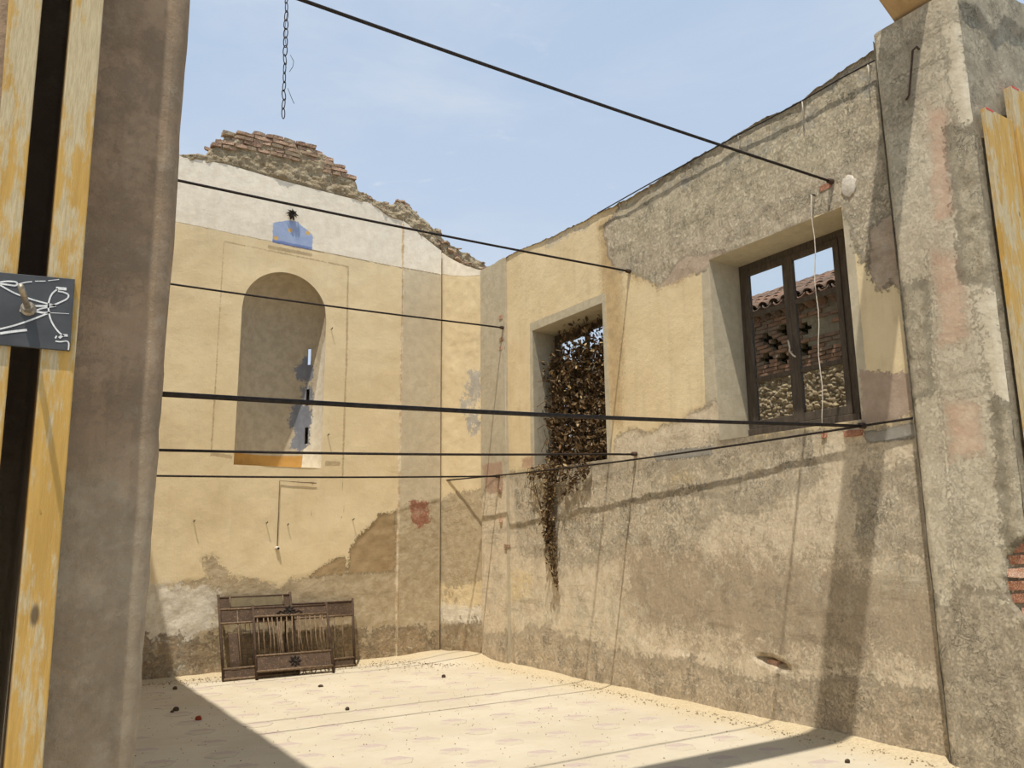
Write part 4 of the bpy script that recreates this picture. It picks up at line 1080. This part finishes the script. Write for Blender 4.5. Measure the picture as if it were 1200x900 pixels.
(xc, zc) = xat(10, 0, YT); (xd, _) = xat(50, 0, YT); (xa, za) = xat(-14, 318, YT); (xb, _) = xat(21, 318, YT)
TL2 = [ext(xa, za, xc, zc, 0.0), ext(xb, za, xd, zc, 0.0), 0.0], [ext(xa, za, xc, zc, 4.8), ext(xb, za, xd, zc, 4.8), 4.8]
timber('formwork_timber', 'pale yellow timber post across the dark gap from its twin', TL2, YT, YP0-0.03)

plate = empty('clamp_plate', (0.03, YT-0.006, 2.30)); tag(plate, 'dark grey steel plate with white chalk marks bolted over the timbers', 'plate')
def plate_material():
    m, g, b = newmat('dark grey steel plate')
    n = g.noise(6, 5, 0.6); n2 = g.noise(40, 4, 0.6)
    col = g.mix(n.step(0.35, 0.65), lin((80, 81, 82)), lin((68, 69, 70)))
    put(g, b, col, 0.6, n2*0.0004, 1.0, metal=0.0, spec=0.2); return m
M_PLATE = plate_material()
M_CHALK = simple('white chalk', lin((226, 224, 218)), lin((200, 198, 194)), 60, 0.95, 0.0)
YPL = YT-0.014
cs = [on_y(*q, YPL) for q in ((-32, 316), (88, 327), (82, 411), (-34, 401))]
ol = np.array(plate.location)
v = [c-ol for c in cs]+[c-ol+np.array([0, 0.012, 0]) for c in cs]
MB().add(v, [(3, 2, 1, 0), (4, 5, 6, 7), (0, 1, 5, 4), (1, 2, 6, 5), (2, 3, 7, 6), (3, 0, 4, 7)]).build('sheet', M_PLATE, plate, bevel=0.0015)
def chalk(pxs, wd):
    p = [on_y(x*110/762, 300+y*130/900, YPL-0.0012)-ol for x, y in pxs]; mb = MB()
    # smooth the stroke
    q = []
    for i in range(len(p)-1):
        a_ = p[max(i-1, 0)]; b0 = p[i]; c0_ = p[i+1]; d_ = p[min(i+2, len(p)-1)]
        for t in np.linspace(0, 1, 6, endpoint=False):
            q.append(0.5*((2*b0)+(-a_+c0_)*t+(2*a_-5*b0+4*c0_-d_)*t*t+(-a_+3*b0-3*c0_+d_)*t**3))
    q.append(p[-1]); q = np.array(q)
    L_, R2 = [], []
    for i in range(len(q)):
        t = q[min(i+1, len(q)-1)]-q[max(i-1, 0)]; n_ = np.array([-t[2], 0, t[0]]); n_ = n_/(np.linalg.norm(n_)+1e-9)*wd*0.00041*0.5
        L_.append(q[i]+n_); R2.append(q[i]-n_)
    m_ = len(q); mb.add(L_+R2, [(i, i+1, m_+i+1, m_+i) for i in range(m_-1)]); return mb
for pts, wd in (([(0, 212), (60, 205), (125, 210), (140, 228), (120, 240), (60, 232), (0, 225)], 12), ([(0, 235), (60, 270), (140, 310), (260, 352), (380, 385), (450, 400)], 11),
                ([(0, 592), (120, 562), (260, 515), (350, 480), (410, 455)], 12), ([(0, 628), (110, 612), (220, 600)], 17),
                ([(270, 405), (360, 405), (455, 400)], 15), ([(270, 452), (340, 425), (455, 405)], 11), ([(270, 445), (340, 458), (400, 460)], 14),
                ([(470, 265), (420, 310), (395, 380), (395, 440), (410, 510), (440, 570), (480, 620), (520, 650)], 11),
                ([(470, 285), (520, 295), (555, 315), (545, 345), (500, 370), (440, 395)], 11), ([(455, 260), (540, 268)], 22),
                ([(480, 665), (510, 645), (550, 645)], 18), ([(448, 655), (460, 660)], 22), ([(450, 690), (490, 695), (540, 690), (558, 710), (555, 762)], 9), ([(400, 460), (470, 463), (560, 468)], 4), ([(150, 228), (210, 213), (260, 208)], 8), ([(285, 204), (370, 203)], 6), ([(390, 200), (480, 190)], 5), ([(160, 442), (185, 442)], 18)):
    chalk(pts, wd).build('chalk_mark', M_CHALK, plate)
b0 = on_y(33, 362, YPL)-ol; b1 = on_y(24.5, 336, YPL-0.16)-ol
MB().tube([Vector(b0), Vector(b0).lerp(Vector(b1), 0.5), Vector(b1)], 0.0085, 10).build('threaded_bar', M_STEEL, plate, True)
mb = MB(); dv = Vector(b1-b0).normalized()
mb.tube([Vector(b0)+Vector((0, 0.003, 0)), Vector(b0)+Vector((0, -0.004, 0))], 0.021, 16); mb.build('washer', M_STEEL, plate, True)
mb = MB(); mb.tube([Vector(b0)+Vector((0, -0.003, 0)), Vector(b0)+dv*0.024], 0.0155, 6); mb.build('nut', M_STEEL, plate)

# ------------------------------------------------------------------ right timbers
def rtimber(label, x0, x1, y0, z1, lean=0.0, cap=True):
    r_ = timber('formwork_board', label, ([x0, x1, 0.0], [x0+lean, x1+lean, z1]), y0, YP0-0.045)
    yw = YP0-0.045-y0
    if cap:
        MB().box(((x0-x1)/2+lean-0.001+0.004, -yw/2-0.0015, z1-0.012), ((x0-x1)/2+lean+0.11, yw/2, z1+0.002)).build('red_tip', M_REDPAINT, r_)
    return r_
q = [on_y(*p, 2.87) for p in ((1154, 126), (1186, 118), (1190, 120))]
rtimber('wide yellow formwork board with red tip standing against the arch pier', q[0][0], q[1][0]-0.05, 2.865, q[0][2])
rtimber('tallest yellow formwork board overlapping its wide neighbour on the pier', q[1][0]-0.045, q[1][0]+0.16, 2.84, q[1][2]+0.10)
rtimber('outer yellow formwork board with red tip beyond the tallest one', q[1][0]+0.17, q[1][0]+0.42, 2.86, q[1][2]+0.10)

# ------------------------------------------------------------------ chain hanging from the first tie rod
ry = on_x(975, 213, XR)[1]
ct = on_y(336, 0, ry); cb = on_y(332, 132, ry)
Rr = on_x(975, 213, XR); Ll = on_y(360, 0, ry); kk = (ct[0]-Rr[0])/(Ll[0]-Rr[0]); rod_z = (Rr+(Ll-Rr)*kk)[2]-0.022
root = empty('hanging_chain', (ct[0], ry, rod_z)); tag(root, 'rusty iron chain hanging down against the sky', 'chain')
lk = MB(); n = 20
lk.tube([(0.0135*math.cos(2*math.pi*k/n), 0, 0.033*math.sin(2*math.pi*k/n)) for k in range(n)], 0.0028, 6, closed=True)
lme = lk.mesh('link', M_IRON, True)
tot = rod_z-cb[2]; nl = int(tot/0.054); sl_ = tot/(nl+0.2)
for i in range(nl+1):
    t = i/max(nl, 1)
    link_mesh('link', lme, root, ((cb[0]-ct[0])*t, 0, -0.015-i*sl_), (random.uniform(-.1, .1), random.uniform(-.08, .08), (0.5 if i % 2 else 0.5+math.pi/2)+random.uniform(-.3, .3)))
mb = MB()
zc = lambda py: (on_y(334, py, ry)[2]-rod_z)
xo = lambda px, py: on_y(px, py, ry)[0]-ct[0]
for pts in ([(337, 12), (334, 30), (333.5, 45), (335, 53)], [(340, 63), (344, 69), (343, 76), (339, 83)], [(337, 103), (341, 112), (344.5, 119)]):
    MB().tube([(xo(*p), -0.004, zc(p[1])) for p in pts], 0.0016, 5).build('loose_wire', M_IRON, root, True)

# ------------------------------------------------------------------ iron bed ends leaning on the end wall
def bed_end(label, fl, fr_, tl, tr, H_top, top_h, bot_h, nbars, foot_h, orn=False, topmat=M_RUSTP, midpanel=None, xtra=None, group='iron bed ends leaning together'):
    """fl, fr_: floor points; lean given by top points (x, y, z)"""
    fl, fr_, tl, tr = [np.array(p, float) for p in (fl, fr_, tl, tr)]
    root = empty('iron_bed_end', tuple((fl+fr_)/2)); tag(root, label, 'bed frame', group); o = (fl+fr_)/2
    wv = fr_-fl; Wd = np.linalg.norm(wv); ex = wv/Wd
    uv = (tl+tr)/2-o; Hh = np.linalg.norm(uv); ez = uv/Hh; ey = np.cross(ez, ex)   # ey points back
    def T(u, v, w_=0.0): return Vector(ex*(u-Wd/2)+ez*v+ey*w_)
    def bar(nm, a, b_, r, mat=M_RUST, n=8, par=root): return MB().tube([T(*a), T(*b_)], r, n).build(nm, mat, par, True)
    def sheet(nm, u0, u1, v0, v1, mat, th=0.004, par=root):
        v = [T(u0, v0, -th), T(u1, v0, -th), T(u1, v1, -th), T(u0, v1, -th), T(u0, v0, th), T(u1, v0, th), T(u1, v1, th), T(u0, v1, th)]
        return MB().add(v, [(0, 1, 2, 3), (7, 6, 5, 4), (0, 4, 5, 1), (1, 5, 6, 2), (2, 6, 7, 3), (3, 7, 4, 0)]).build(nm, mat, par)
    for u in (0, Wd):
        bar('post', (u, 0, 0), (u, Hh+0.02, 0), 0.018, M_RUST)
    vt = Hh-0.02
    bar('top_rail', (0, vt, 0), (Wd, vt, 0), 0.015)
    bar('rail', (0, vt-top_h, -0.004), (Wd, vt-top_h, -0.004), 0.014, M_BAR)
    bar('rail', (0, foot_h+bot_h, -0.004), (Wd, foot_h+bot_h, -0.004), 0.014, M_BAR)
    bar('bottom_rail', (0, foot_h, -0.004), (Wd, foot_h, -0.004), 0.016, M_BAR)
    tp = sheet('top_panel', 0.015, Wd-0.015, vt-top_h, vt, topmat); bp = sheet('bottom_panel', 0.015, Wd-0.015, foot_h, foot_h+bot_h, M_RUSTP)
    rb = random.Random(len(label))
    for i in range(nbars):
        u = Wd*(i+1)/(nbars+1)+rb.uniform(-.012, .012); du = rb.uniform(-.02, .02)
        MB().tube([T(u, foot_h+bot_h), T(u+du, (foot_h+vt)/2, rb.uniform(-.01, .01)), T(u+rb.uniform(-.015, .015), vt-top_h)], 0.0085, 6).build('spindle', M_BAR, root, True)
    def rosette(u, v, s_, par):
        mb = MB(); c = T(u, v, -0.012)
        for k in range(8):
            a_ = k*math.pi/4; d_ = ex*math.cos(a_)+ez*math.sin(a_); s2 = ex*-math.sin(a_)+ez*math.cos(a_)
            q = [np.array(c)+d_*s_*0.15, np.array(c)+d_*s_*0.6+s2*s_*0.22, np.array(c)+d_*s_, np.array(c)+d_*s_*0.6-s2*s_*0.22, np.array(c)+d_*s_*0.6-ey*0.012]
            mb.add(q, [(0, 1, 4), (1, 2, 4), (2, 3, 4), (3, 0, 4)])
        mb.tube([Vector(np.array(c)+ey*0.01), Vector(np.array(c)-ey*0.016)], s_*0.2, 8)
        mb.build('rosette', M_IRON, par)
    if orn:
        rosette(Wd*0.48, vt-top_h*0.45, 0.085, tp); rosette(Wd*0.5, foot_h+bot_h*0.5, 0.085, bp)
        mb = MB()
        for s_ in (-1, 1):
            MB().tube([T(Wd*0.48+s_*0.06, vt-top_h*0.75, -0.014), T(Wd*0.48+s_*0.12, vt-top_h*0.5, -0.014), T(Wd*0.48+s_*0.17, vt-top_h*0.72, -0.014), T(Wd*0.48+s_*0.13, vt-top_h*0.85, -0.014)], 0.006, 6).build('scroll', M_IRON, tp, True)
    if xtra: xtra(root, T, bar, sheet, Wd, Hh)
    return root
# back panel, tallest, with olive field and wire mesh
def extra_back(root, T, bar, sheet, Wd, Hh):
    sheet('olive_panel', Wd*0.16, Wd*0.88, Hh-0.15, Hh-0.03, M_OLIVE, 0.009)
    bar('upright', (Wd*0.15, Hh-0.17, -0.008), (Wd*0.15, Hh-0.02, -0.008), 0.008, M_BAR); bar('upright', (Wd*0.89, Hh-0.17, -0.008), (Wd*0.89, Hh-0.02, -0.008), 0.008, M_BAR)
    sheet('mid_panel', 0.02, Wd*0.9, Hh-0.36, Hh-0.18, M_RUSTP, 0.006)
    bar('rail', (0, Hh-0.365, -0.012), (Wd, Hh-0.365, -0.012), 0.013, M_BAR)
    mb = MB()
    for i in range(8): mb.tube([T(0.26+0.058*i, 0.15, 0.03), T(0.26+0.058*i, Hh-0.36, 0.03)], 0.003, 5)
    for j in range(7): mb.tube([T(0.24, 0.17+0.075*j, 0.03), T(0.68, 0.17+0.075*j, 0.03)], 0.003, 5)
    mb.build('wire_mesh', M_IRON, root)
    sheet('side_board', 0.09, 0.20, 0.13, Hh-0.5, M_RUSTP, 0.012)
    mb = MB()
    for (u, a_) in ((0.72, 0.02), (0.76, -0.03)): mb.tube([T(u, 0.14, -0.02), T(u+a_, Hh-0.4, -0.02)], 0.018, 8)
    mb.build('loose_slats', M_BAR, root, True)
def tilt(px_top, px_foot, Yf, ytop):
    f = on_z(*px_foot); t_ = on_y(*px_top, ytop); return f, t_
f0 = on_z(262, 799); t0 = on_y(256, 699, 11.22); f1_ = on_z(352, 791); t1_ = on_y(339, 696.5, 11.22)
f1_[1] = f0[1]
bed_end('tall rusty bed end with olive top panel, hindmost against the wall', f0, f0+np.array([0.93, 0.0, 0]), t0, t0+np.array([0.93, 0, 0]), 1.0, 0.16, 0.13, 3, 0.02, xtra=extra_back)
f0 = on_z(301, 797); f1_ = on_z(391, 789); t0 = on_y(297.5, 714, 11.08); t1_ = on_y(381, 704.5, 11.08)
bed_end('rusty iron bed end with spindles and flower rosettes, front of the stack', f0, f1_, t0, t1_, 0.9, 0.12, 0.20, 15, 0.10, orn=True)
f0 = on_z(384, 786); f1_ = on_z(415, 781); t1_ = on_y(413, 703, 11.26); t0 = on_y(384, 705, 11.26)
wv = np.array([0.95, 0.02, 0]); f0 = f1_-wv; f0[1] = f1_[1] = 11.0
t1_ = on_y(413, 703, 11.26); bed_end('plain rusty bed end with few bars, half hidden at the right of the stack', f0, f0+wv, t1_-wv, t1_, 0.9, 0.19, 0.10, 6, 0.02)

# ------------------------------------------------------------------ small fixings on the end wall
def hook(px, py, label, L=0.05):
    p = on_y(px, py, YB); root = empty('wall_hook', tuple(p)); tag(root, label, 'hook', 'iron hooks in the end wall')
    MB().tube([(0, 0.04, 0), (0, -L, 0), (0, -L-0.008, 0.018)], 0.006, 6).build('shank', M_IRON, root, True); return root
hook(227, 611, 'iron hook in ochre plaster below the niche, nearest the brown pier')
hook(312, 613, 'small iron nail left of the porcelain socket cord')
hook(337, 615, 'small iron nail right of the porcelain socket cord', 0.035)
hook(413, 609, 'iron hook beside the edge of the bare cement patch', 0.06)
hook(388, 386, 'iron pin beside the upper right of the niche', 0.05)
hook(384, 510, 'iron pin beside the lower right of the niche', 0.05)
p = on_y(324.5, 642.5, YB); top = on_y(327.5, 563.5, YB)
root = empty('lamp_socket', tuple(p)); tag(root, 'white porcelain lamp socket on a thin cord below the niche', 'lamp socket')
MB().tube([(0, 0.02, 0), (0, -0.035, 0)], [0.030, 0.026], 14).build('body', M_CORD, root, True)
MB().tube([(0.006, -0.03, 0.0), (0.01, -0.05, -0.004)], 0.014, 10).build('contact', M_IRON, root, True)
d = top-p
mb = MB(); mb.tube([(0, -0.01, 0.03), tuple(d*0.5+np.array([0, -0.012, 0])), tuple(d+np.array([0, -0.012, 0])), tuple(d+np.array([0.25, -0.012, -0.01])), tuple(d+np.array([0.52, -0.012, -0.02]))], 0.005, 6)
mb.build('cord', M_STEM, root, True)
# metal spiked ornament over the blue painted panel
p = on_y(341.5, 252.5, YB); root = empty('wall_ornament', tuple(p)); tag(root, 'dark spiky iron ornament above the blue painted patch', 'ornament')
mb = MB()
for k in range(11):
    a_ = math.radians(-20+k*22); s_ = 0.075+0.02*(k % 2)
    mb.tube([(0, -0.03, 0), (s_*0.6*math.cos(a_), -0.06, s_*0.6*math.sin(a_)), (s_*math.cos(a_), -0.03, s_*math.sin(a_))], [0.014, 0.012, 0.003], 6)
mb.build('leaf_spray', M_IRON, root)
mb = MB()
for s_ in (-1, 1): mb.tube([(0.018*s_, -0.04, 0.01), (0.022*s_, -0.045, -0.08)], [0.016, 0.011], 8)
mb.build('prongs', M_IRON, root, True)
MB().tube([(0, 0.03, 0), (0, -0.05, 0)], 0.04, 12).build('boss', M_IRON, root, True)

# ------------------------------------------------------------------ debris on the floor
def clod(name, label, px, py, s_, mat, cat, group=None, flat=0.6, seed=0):
    p = on_z(px, py, 0.0); rr = random.Random(seed); mb = MB()
    n = 7
    for (z, k) in ((-0.1, 0.9), (0.35, 1.0), (0.8, 0.7)):
        mb.v += [(s_*k*math.cos(2*math.pi*i/n)*rr.uniform(.7, 1.1), s_*k*math.sin(2*math.pi*i/n)*rr.uniform(.7, 1.1), z*s_*flat*2*rr.uniform(.8, 1.1)) for i in range(n)]
    mb.v.append((0, 0, s_*flat*2*0.95))
    for a_ in (0, n): mb.f += [(a_+i, a_+(i+1) % n, a_+n+(i+1) % n, a_+n+i) for i in range(n)]
    mb.f += [(2*n+i, 2*n+(i+1) % n, 3*n) for i in range(n)]
    o = mb.build(name, mat); o.location = (p[0], p[1], 0.004); o.rotation_euler = (0, 0, rr.uniform(0, 6)); tag(o, label, cat, group); return o
clod('clay_fragment', 'small red clay fragment lying on the shaded floor', 232.5, 844, 0.034, M_CLAYRED, 'fragment', seed=1)
DK = 'dark clods scattered on the floor'
clod('plaster_clod', 'dark clod on the shaded floor beside a smaller crumb', 206, 833, 0.032, M_STONED, 'clod', DK, seed=2)
clod('plaster_clod', 'smaller dark crumb touching a clod on the shaded floor', 201.5, 835.5, 0.020, M_STONED, 'clod', DK, seed=3)
clod('plaster_clod', 'dark clod on shaded floor close to the lime-washed wall', 205, 808, 0.030, M_STONED, 'clod', DK, seed=4)
clod('plaster_clod', 'dark clod on sunlit floor in front of the rusty bed ends', 376, 805, 0.036, M_STONED, 'clod', DK, flat=0.35, seed=5)
clod('plaster_clod', 'dark clod lying alone on the sunlit floor in mid hall', 407, 832, 0.024, M_STONED, 'clod', DK, seed=6)
clod('plaster_clod', 'dark clod on sunlit floor below the oblique corner', 520, 794, 0.030, M_STONED, 'clod', DK, seed=7)
clod('plaster_clod', 'dark clod at the foot of the vine-hung wall', 589, 777, 0.05, M_STONED, 'clod', DK, seed=8)
clod('plaster_clod', 'bluish dark clod at the wall foot beyond the beam shadow', 993, 894, 0.022, M_STONED, 'clod', DK, seed=9)

# uncountable grit along the walls
rg_ = np.random.default_rng(5)
Vn = []; Fn = []
oct_v = np.array([(1, 0, 0), (0, 1, 0), (-1, 0, 0), (0, -1, 0), (0, 0, 1.0)]); oct_f = [(0, 1, 4), (1, 2, 4), (2, 3, 4), (3, 0, 4)]
def grit(x, y, s_, z=0.0):
    b = len(Vn); a_ = rg_.uniform(0, 6.28); ca, sa = math.cos(a_), math.sin(a_); j = rg_.uniform(.6, 1.3, 3)
    for v in oct_v: q = v*j*s_; Vn.append((x+q[0]*ca-q[1]*sa, y+q[0]*sa+q[1]*ca, z+q[2]*0.8))
    Fn.extend([tuple(i+b for i in f) for f in oct_f])
for k in range(1500):
    y = rg_.uniform(3.6, 10.4); x = XR-0.03-abs(rg_.normal(0, 0.12)); grit(x, y, rg_.uniform(.004, .012), 0.006)
for k in range(1300):
    x = rg_.uniform(0.9, 5.9); y = YB-0.05-abs(rg_.normal(0, 0.25)); grit(x, y, rg_.uniform(.004, .013), 0.006)
for k in range(900):
    gx, gy = min(rg_.normal(5.6, 0.4), 6.05), min(rg_.normal(10.7, 0.35), 11.2)
    if gy > 10.4: gx = min(gx, 5.80+0.30*(11.3-gy))
    grit(gx, gy, rg_.uniform(.004, .014), 0.02)
for k in range(1300):
    grit(rg_.uniform(0.7, 6.0), rg_.uniform(4.0, 11.0), rg_.uniform(.003, .008), 0.002)
me = bpy.data.meshes.new('grit'); me.from_pydata(Vn, [], Fn); me.update(); me.materials.append(M_STONE)
o = bpy.data.objects.new('floor_grit', me); COL.objects.link(o); tag(o, 'fine plaster grit strewn over the floor and wall feet', 'grit', kind='stuff')

# ------------------------------------------------------------------ outbuilding across the lane
XO = 10.5
bld = empty('brick_outbuilding', (XO, 8.2, 0.0)); tag(bld, 'brick and rubble outbuilding with cross-shaped vents and a clay tile roof, seen through the window', 'building')
bo = np.array([XO, 8.2, 0.0])
gaps = []   # (y0, y1, z0, z1)
crosses = [on_x(*q, XO) for q in ((897, 395), (918, 388.5), (908, 405), (942, 385), (898, 420.5), (918, 418), (943, 411.5), (966, 404))][:7]
HC = 0.066; ZB0 = 4.17
brick_wall = empty('vent_wall'); brick_wall.parent = bld
OB = [brick_mesh('brick', M_OBR[i % 3], L=0.25, H=0.052, D=0.12, seed=80+i, jit=0.006) for i in range(6)]
mort = MB()
ro = random.Random(21)
nb_ = 0
for r_ in range(18):
    z = ZB0+HC*(r_+0.5); iv = []
    for c in crosses:
        kc = round((c[2]-ZB0)/HC-0.5); dr = abs(r_-kc)
        if dr == 0: iv.append((c[1]-0.13, c[1]+0.13))
        elif dr == 1: iv.append((c[1]-0.06, c[1]+0.06))
    iv.sort(); cur = 6.5; segs = []
    for a_, b_ in iv:
        if a_ > cur: segs.append((cur, a_))
        cur = max(cur, b_)
    segs.append((cur, 10.0))
    for a_, b_ in segs:
        mort.box((0.02, a_-8.2, z-HC/2), (0.12, b_-8.2, z+HC/2))
        y = a_ if a_ != 6.5 else a_-(0.13 if r_ % 2 else 0)
        while y < b_-0.03:
            L = min(0.25, b_-y)
            if not (7.25 < y+L/2 < 7.95 and r_ > 4 and ro.random() < 0.55) and r_ < 16:
                link_mesh('brick', ro.choice(OB), brick_wall, (0.055+ro.uniform(-.008, .008), y+L/2-8.2, z), (ro.uniform(-.03, .03), ro.uniform(-.02, .02), math.pi/2+ro.uniform(-.02, .02)), (L/0.262, 1, 1)); nb_ += 1
            y += L+0.012
mort.build('mortar', M_MORTAR, brick_wall)
MB().box((0.5, -4, 3.6), (0.55, 6, 5.4)).build('vent_shade_sheet', M_DARK, bld)  # black sheet painting the shade seen through the vents
MB().box((0.13, -4, 5.2), (0.52, 6, 5.24)).build('light_block_top', M_DARK, bld)  # unseen plane added to keep light out behind the vents
MB().box((0.13, -4, 4.0), (0.52, 6, 4.05)).build('light_block_base', M_DARK, bld)  # added likewise, closes the dark box from below
# rubble masonry below
W = WB(['x'])
Yg, Zg = np.meshgrid(np.linspace(6.0, 10.6, 300), np.linspace(2.0, ZB0, 150), indexing='ij')
def cells(u, v, s_, seed):
    i = np.floor(u*s_).astype(np.int64); j = np.floor(v*s_).astype(np.int64); d1 = np.full(u.shape, 9.0); d2 = d1.copy()
    for a_ in (-1, 0, 1):
        for b_ in (-1, 0, 1):
            px = i+a_+_hash(i+a_, j+b_, i*0, seed); py = j+b_+_hash(i+a_, j+b_, i*0+1, seed)
            d = np.hypot(u*s_-px, v*s_-py); d2 = np.where(d < d1, d1, np.minimum(d2, d)); d1 = np.minimum(d1, d)
    return d2-d1
D = np.clip(cells(Yg+fbm(Yg*3, Zg*3, 6)*0.2, Zg*1.5, 9.5, 3), 0, 0.3)*0.12+fbm(Yg*14, Zg*14, 9)*0.09
W.grid(np.stack([XO+0.05-D, Yg, Zg], -1)-bo, {})
M_RUB = simple('rubble stone wall', lin((182, 160, 124)), lin((130, 110, 84)), 9, 0.95, 0.03, c3=lin((206, 190, 160)), t3=0.58)
o = W.build('rubble_wall', M_RUB, False); o.parent = bld
MB().box((0.06, -4.2, -0.1), (0.3, 6, ZB0)).build('wall_core', M_MORTAR, bld)
MB().box((0.0, -2.6, ZB0+HC*16.4), (0.12, 3.2, 5.36)).build('wall_plate', M_MORTAR, bld)
MB().box((0.03, 1.8, ZB0), (0.14, 6.0, 5.36)).build('plain_wall', M_MORTAR, bld); MB().box((0.03, -3.6, ZB0), (0.14, -1.6, 5.36)).build('plain_wall', M_MORTAR, bld)
# clay tiles
roof = empty('roof'); roof.parent = bld
def tile_mesh(mat, seed):
    mb = MB(); n = 8; rr = random.Random(seed); L = 0.46
    for (x, r_) in ((0, 0.092), (L, 0.075)):
        for th in (0.0, 0.014):
            mb.v += [(x, (r_-th)*math.cos(math.pi*k/n), (r_-th)*math.sin(math.pi*k/n)*0.85) for k in range(n+1)]
    m_ = n+1
    for k in range(n):
        mb.f += [(k, k+1, 2*m_+k+1, 2*m_+k), (m_+k+1, m_+k, 3*m_+k, 3*m_+k+1), (k+1, k, m_+k, m_+k+1), (2*m_+k, 2*m_+k+1, 3*m_+k+1, 3*m_+k)]
    return mb.mesh('roof_tile', mat, False)
TM = [tile_mesh(M_TILE[i], i) for i in range(3)]
slope = math.radians(24)
for c_ in range(27):
    for r_ in range(5):
        y = -2.6+c_*0.215+ro.uniform(-.012, .012); dx = -0.22+r_*0.36
        link_mesh('roof_tile', ro.choice(TM), roof, (dx*math.cos(slope), y, 5.43+dx*math.sin(slope)+0.012*r_+ro.uniform(-.008, .008)), (0, -slope-0.03, ro.uniform(-.05, .05)))
        if c_ < 26:
            link_mesh('roof_tile', ro.choice(TM), roof, ((dx-0.05)*math.cos(slope), y+0.108, 5.455+(dx-0.05)*math.sin(slope)+0.012*r_), (math.pi, slope+0.03, ro.uniform(-.04, .04)))
v = [(-0.15, -2.8, 5.30), (-0.15, 3.4, 5.30), (2.3, 3.4, 5.30+2.45*math.tan(slope)), (2.3, -2.8, 5.30+2.45*math.tan(slope))]
MB().add(v+[(a_, b_, c_-0.04) for a_, b_, c_ in v], [(0, 1, 2, 3)[::-1], (4, 5, 6, 7), (0, 1, 5, 4), (1, 2, 6, 5), (2, 3, 7, 6), (3, 0, 4, 7)]).build('roof_deck', M_WOODD, roof)
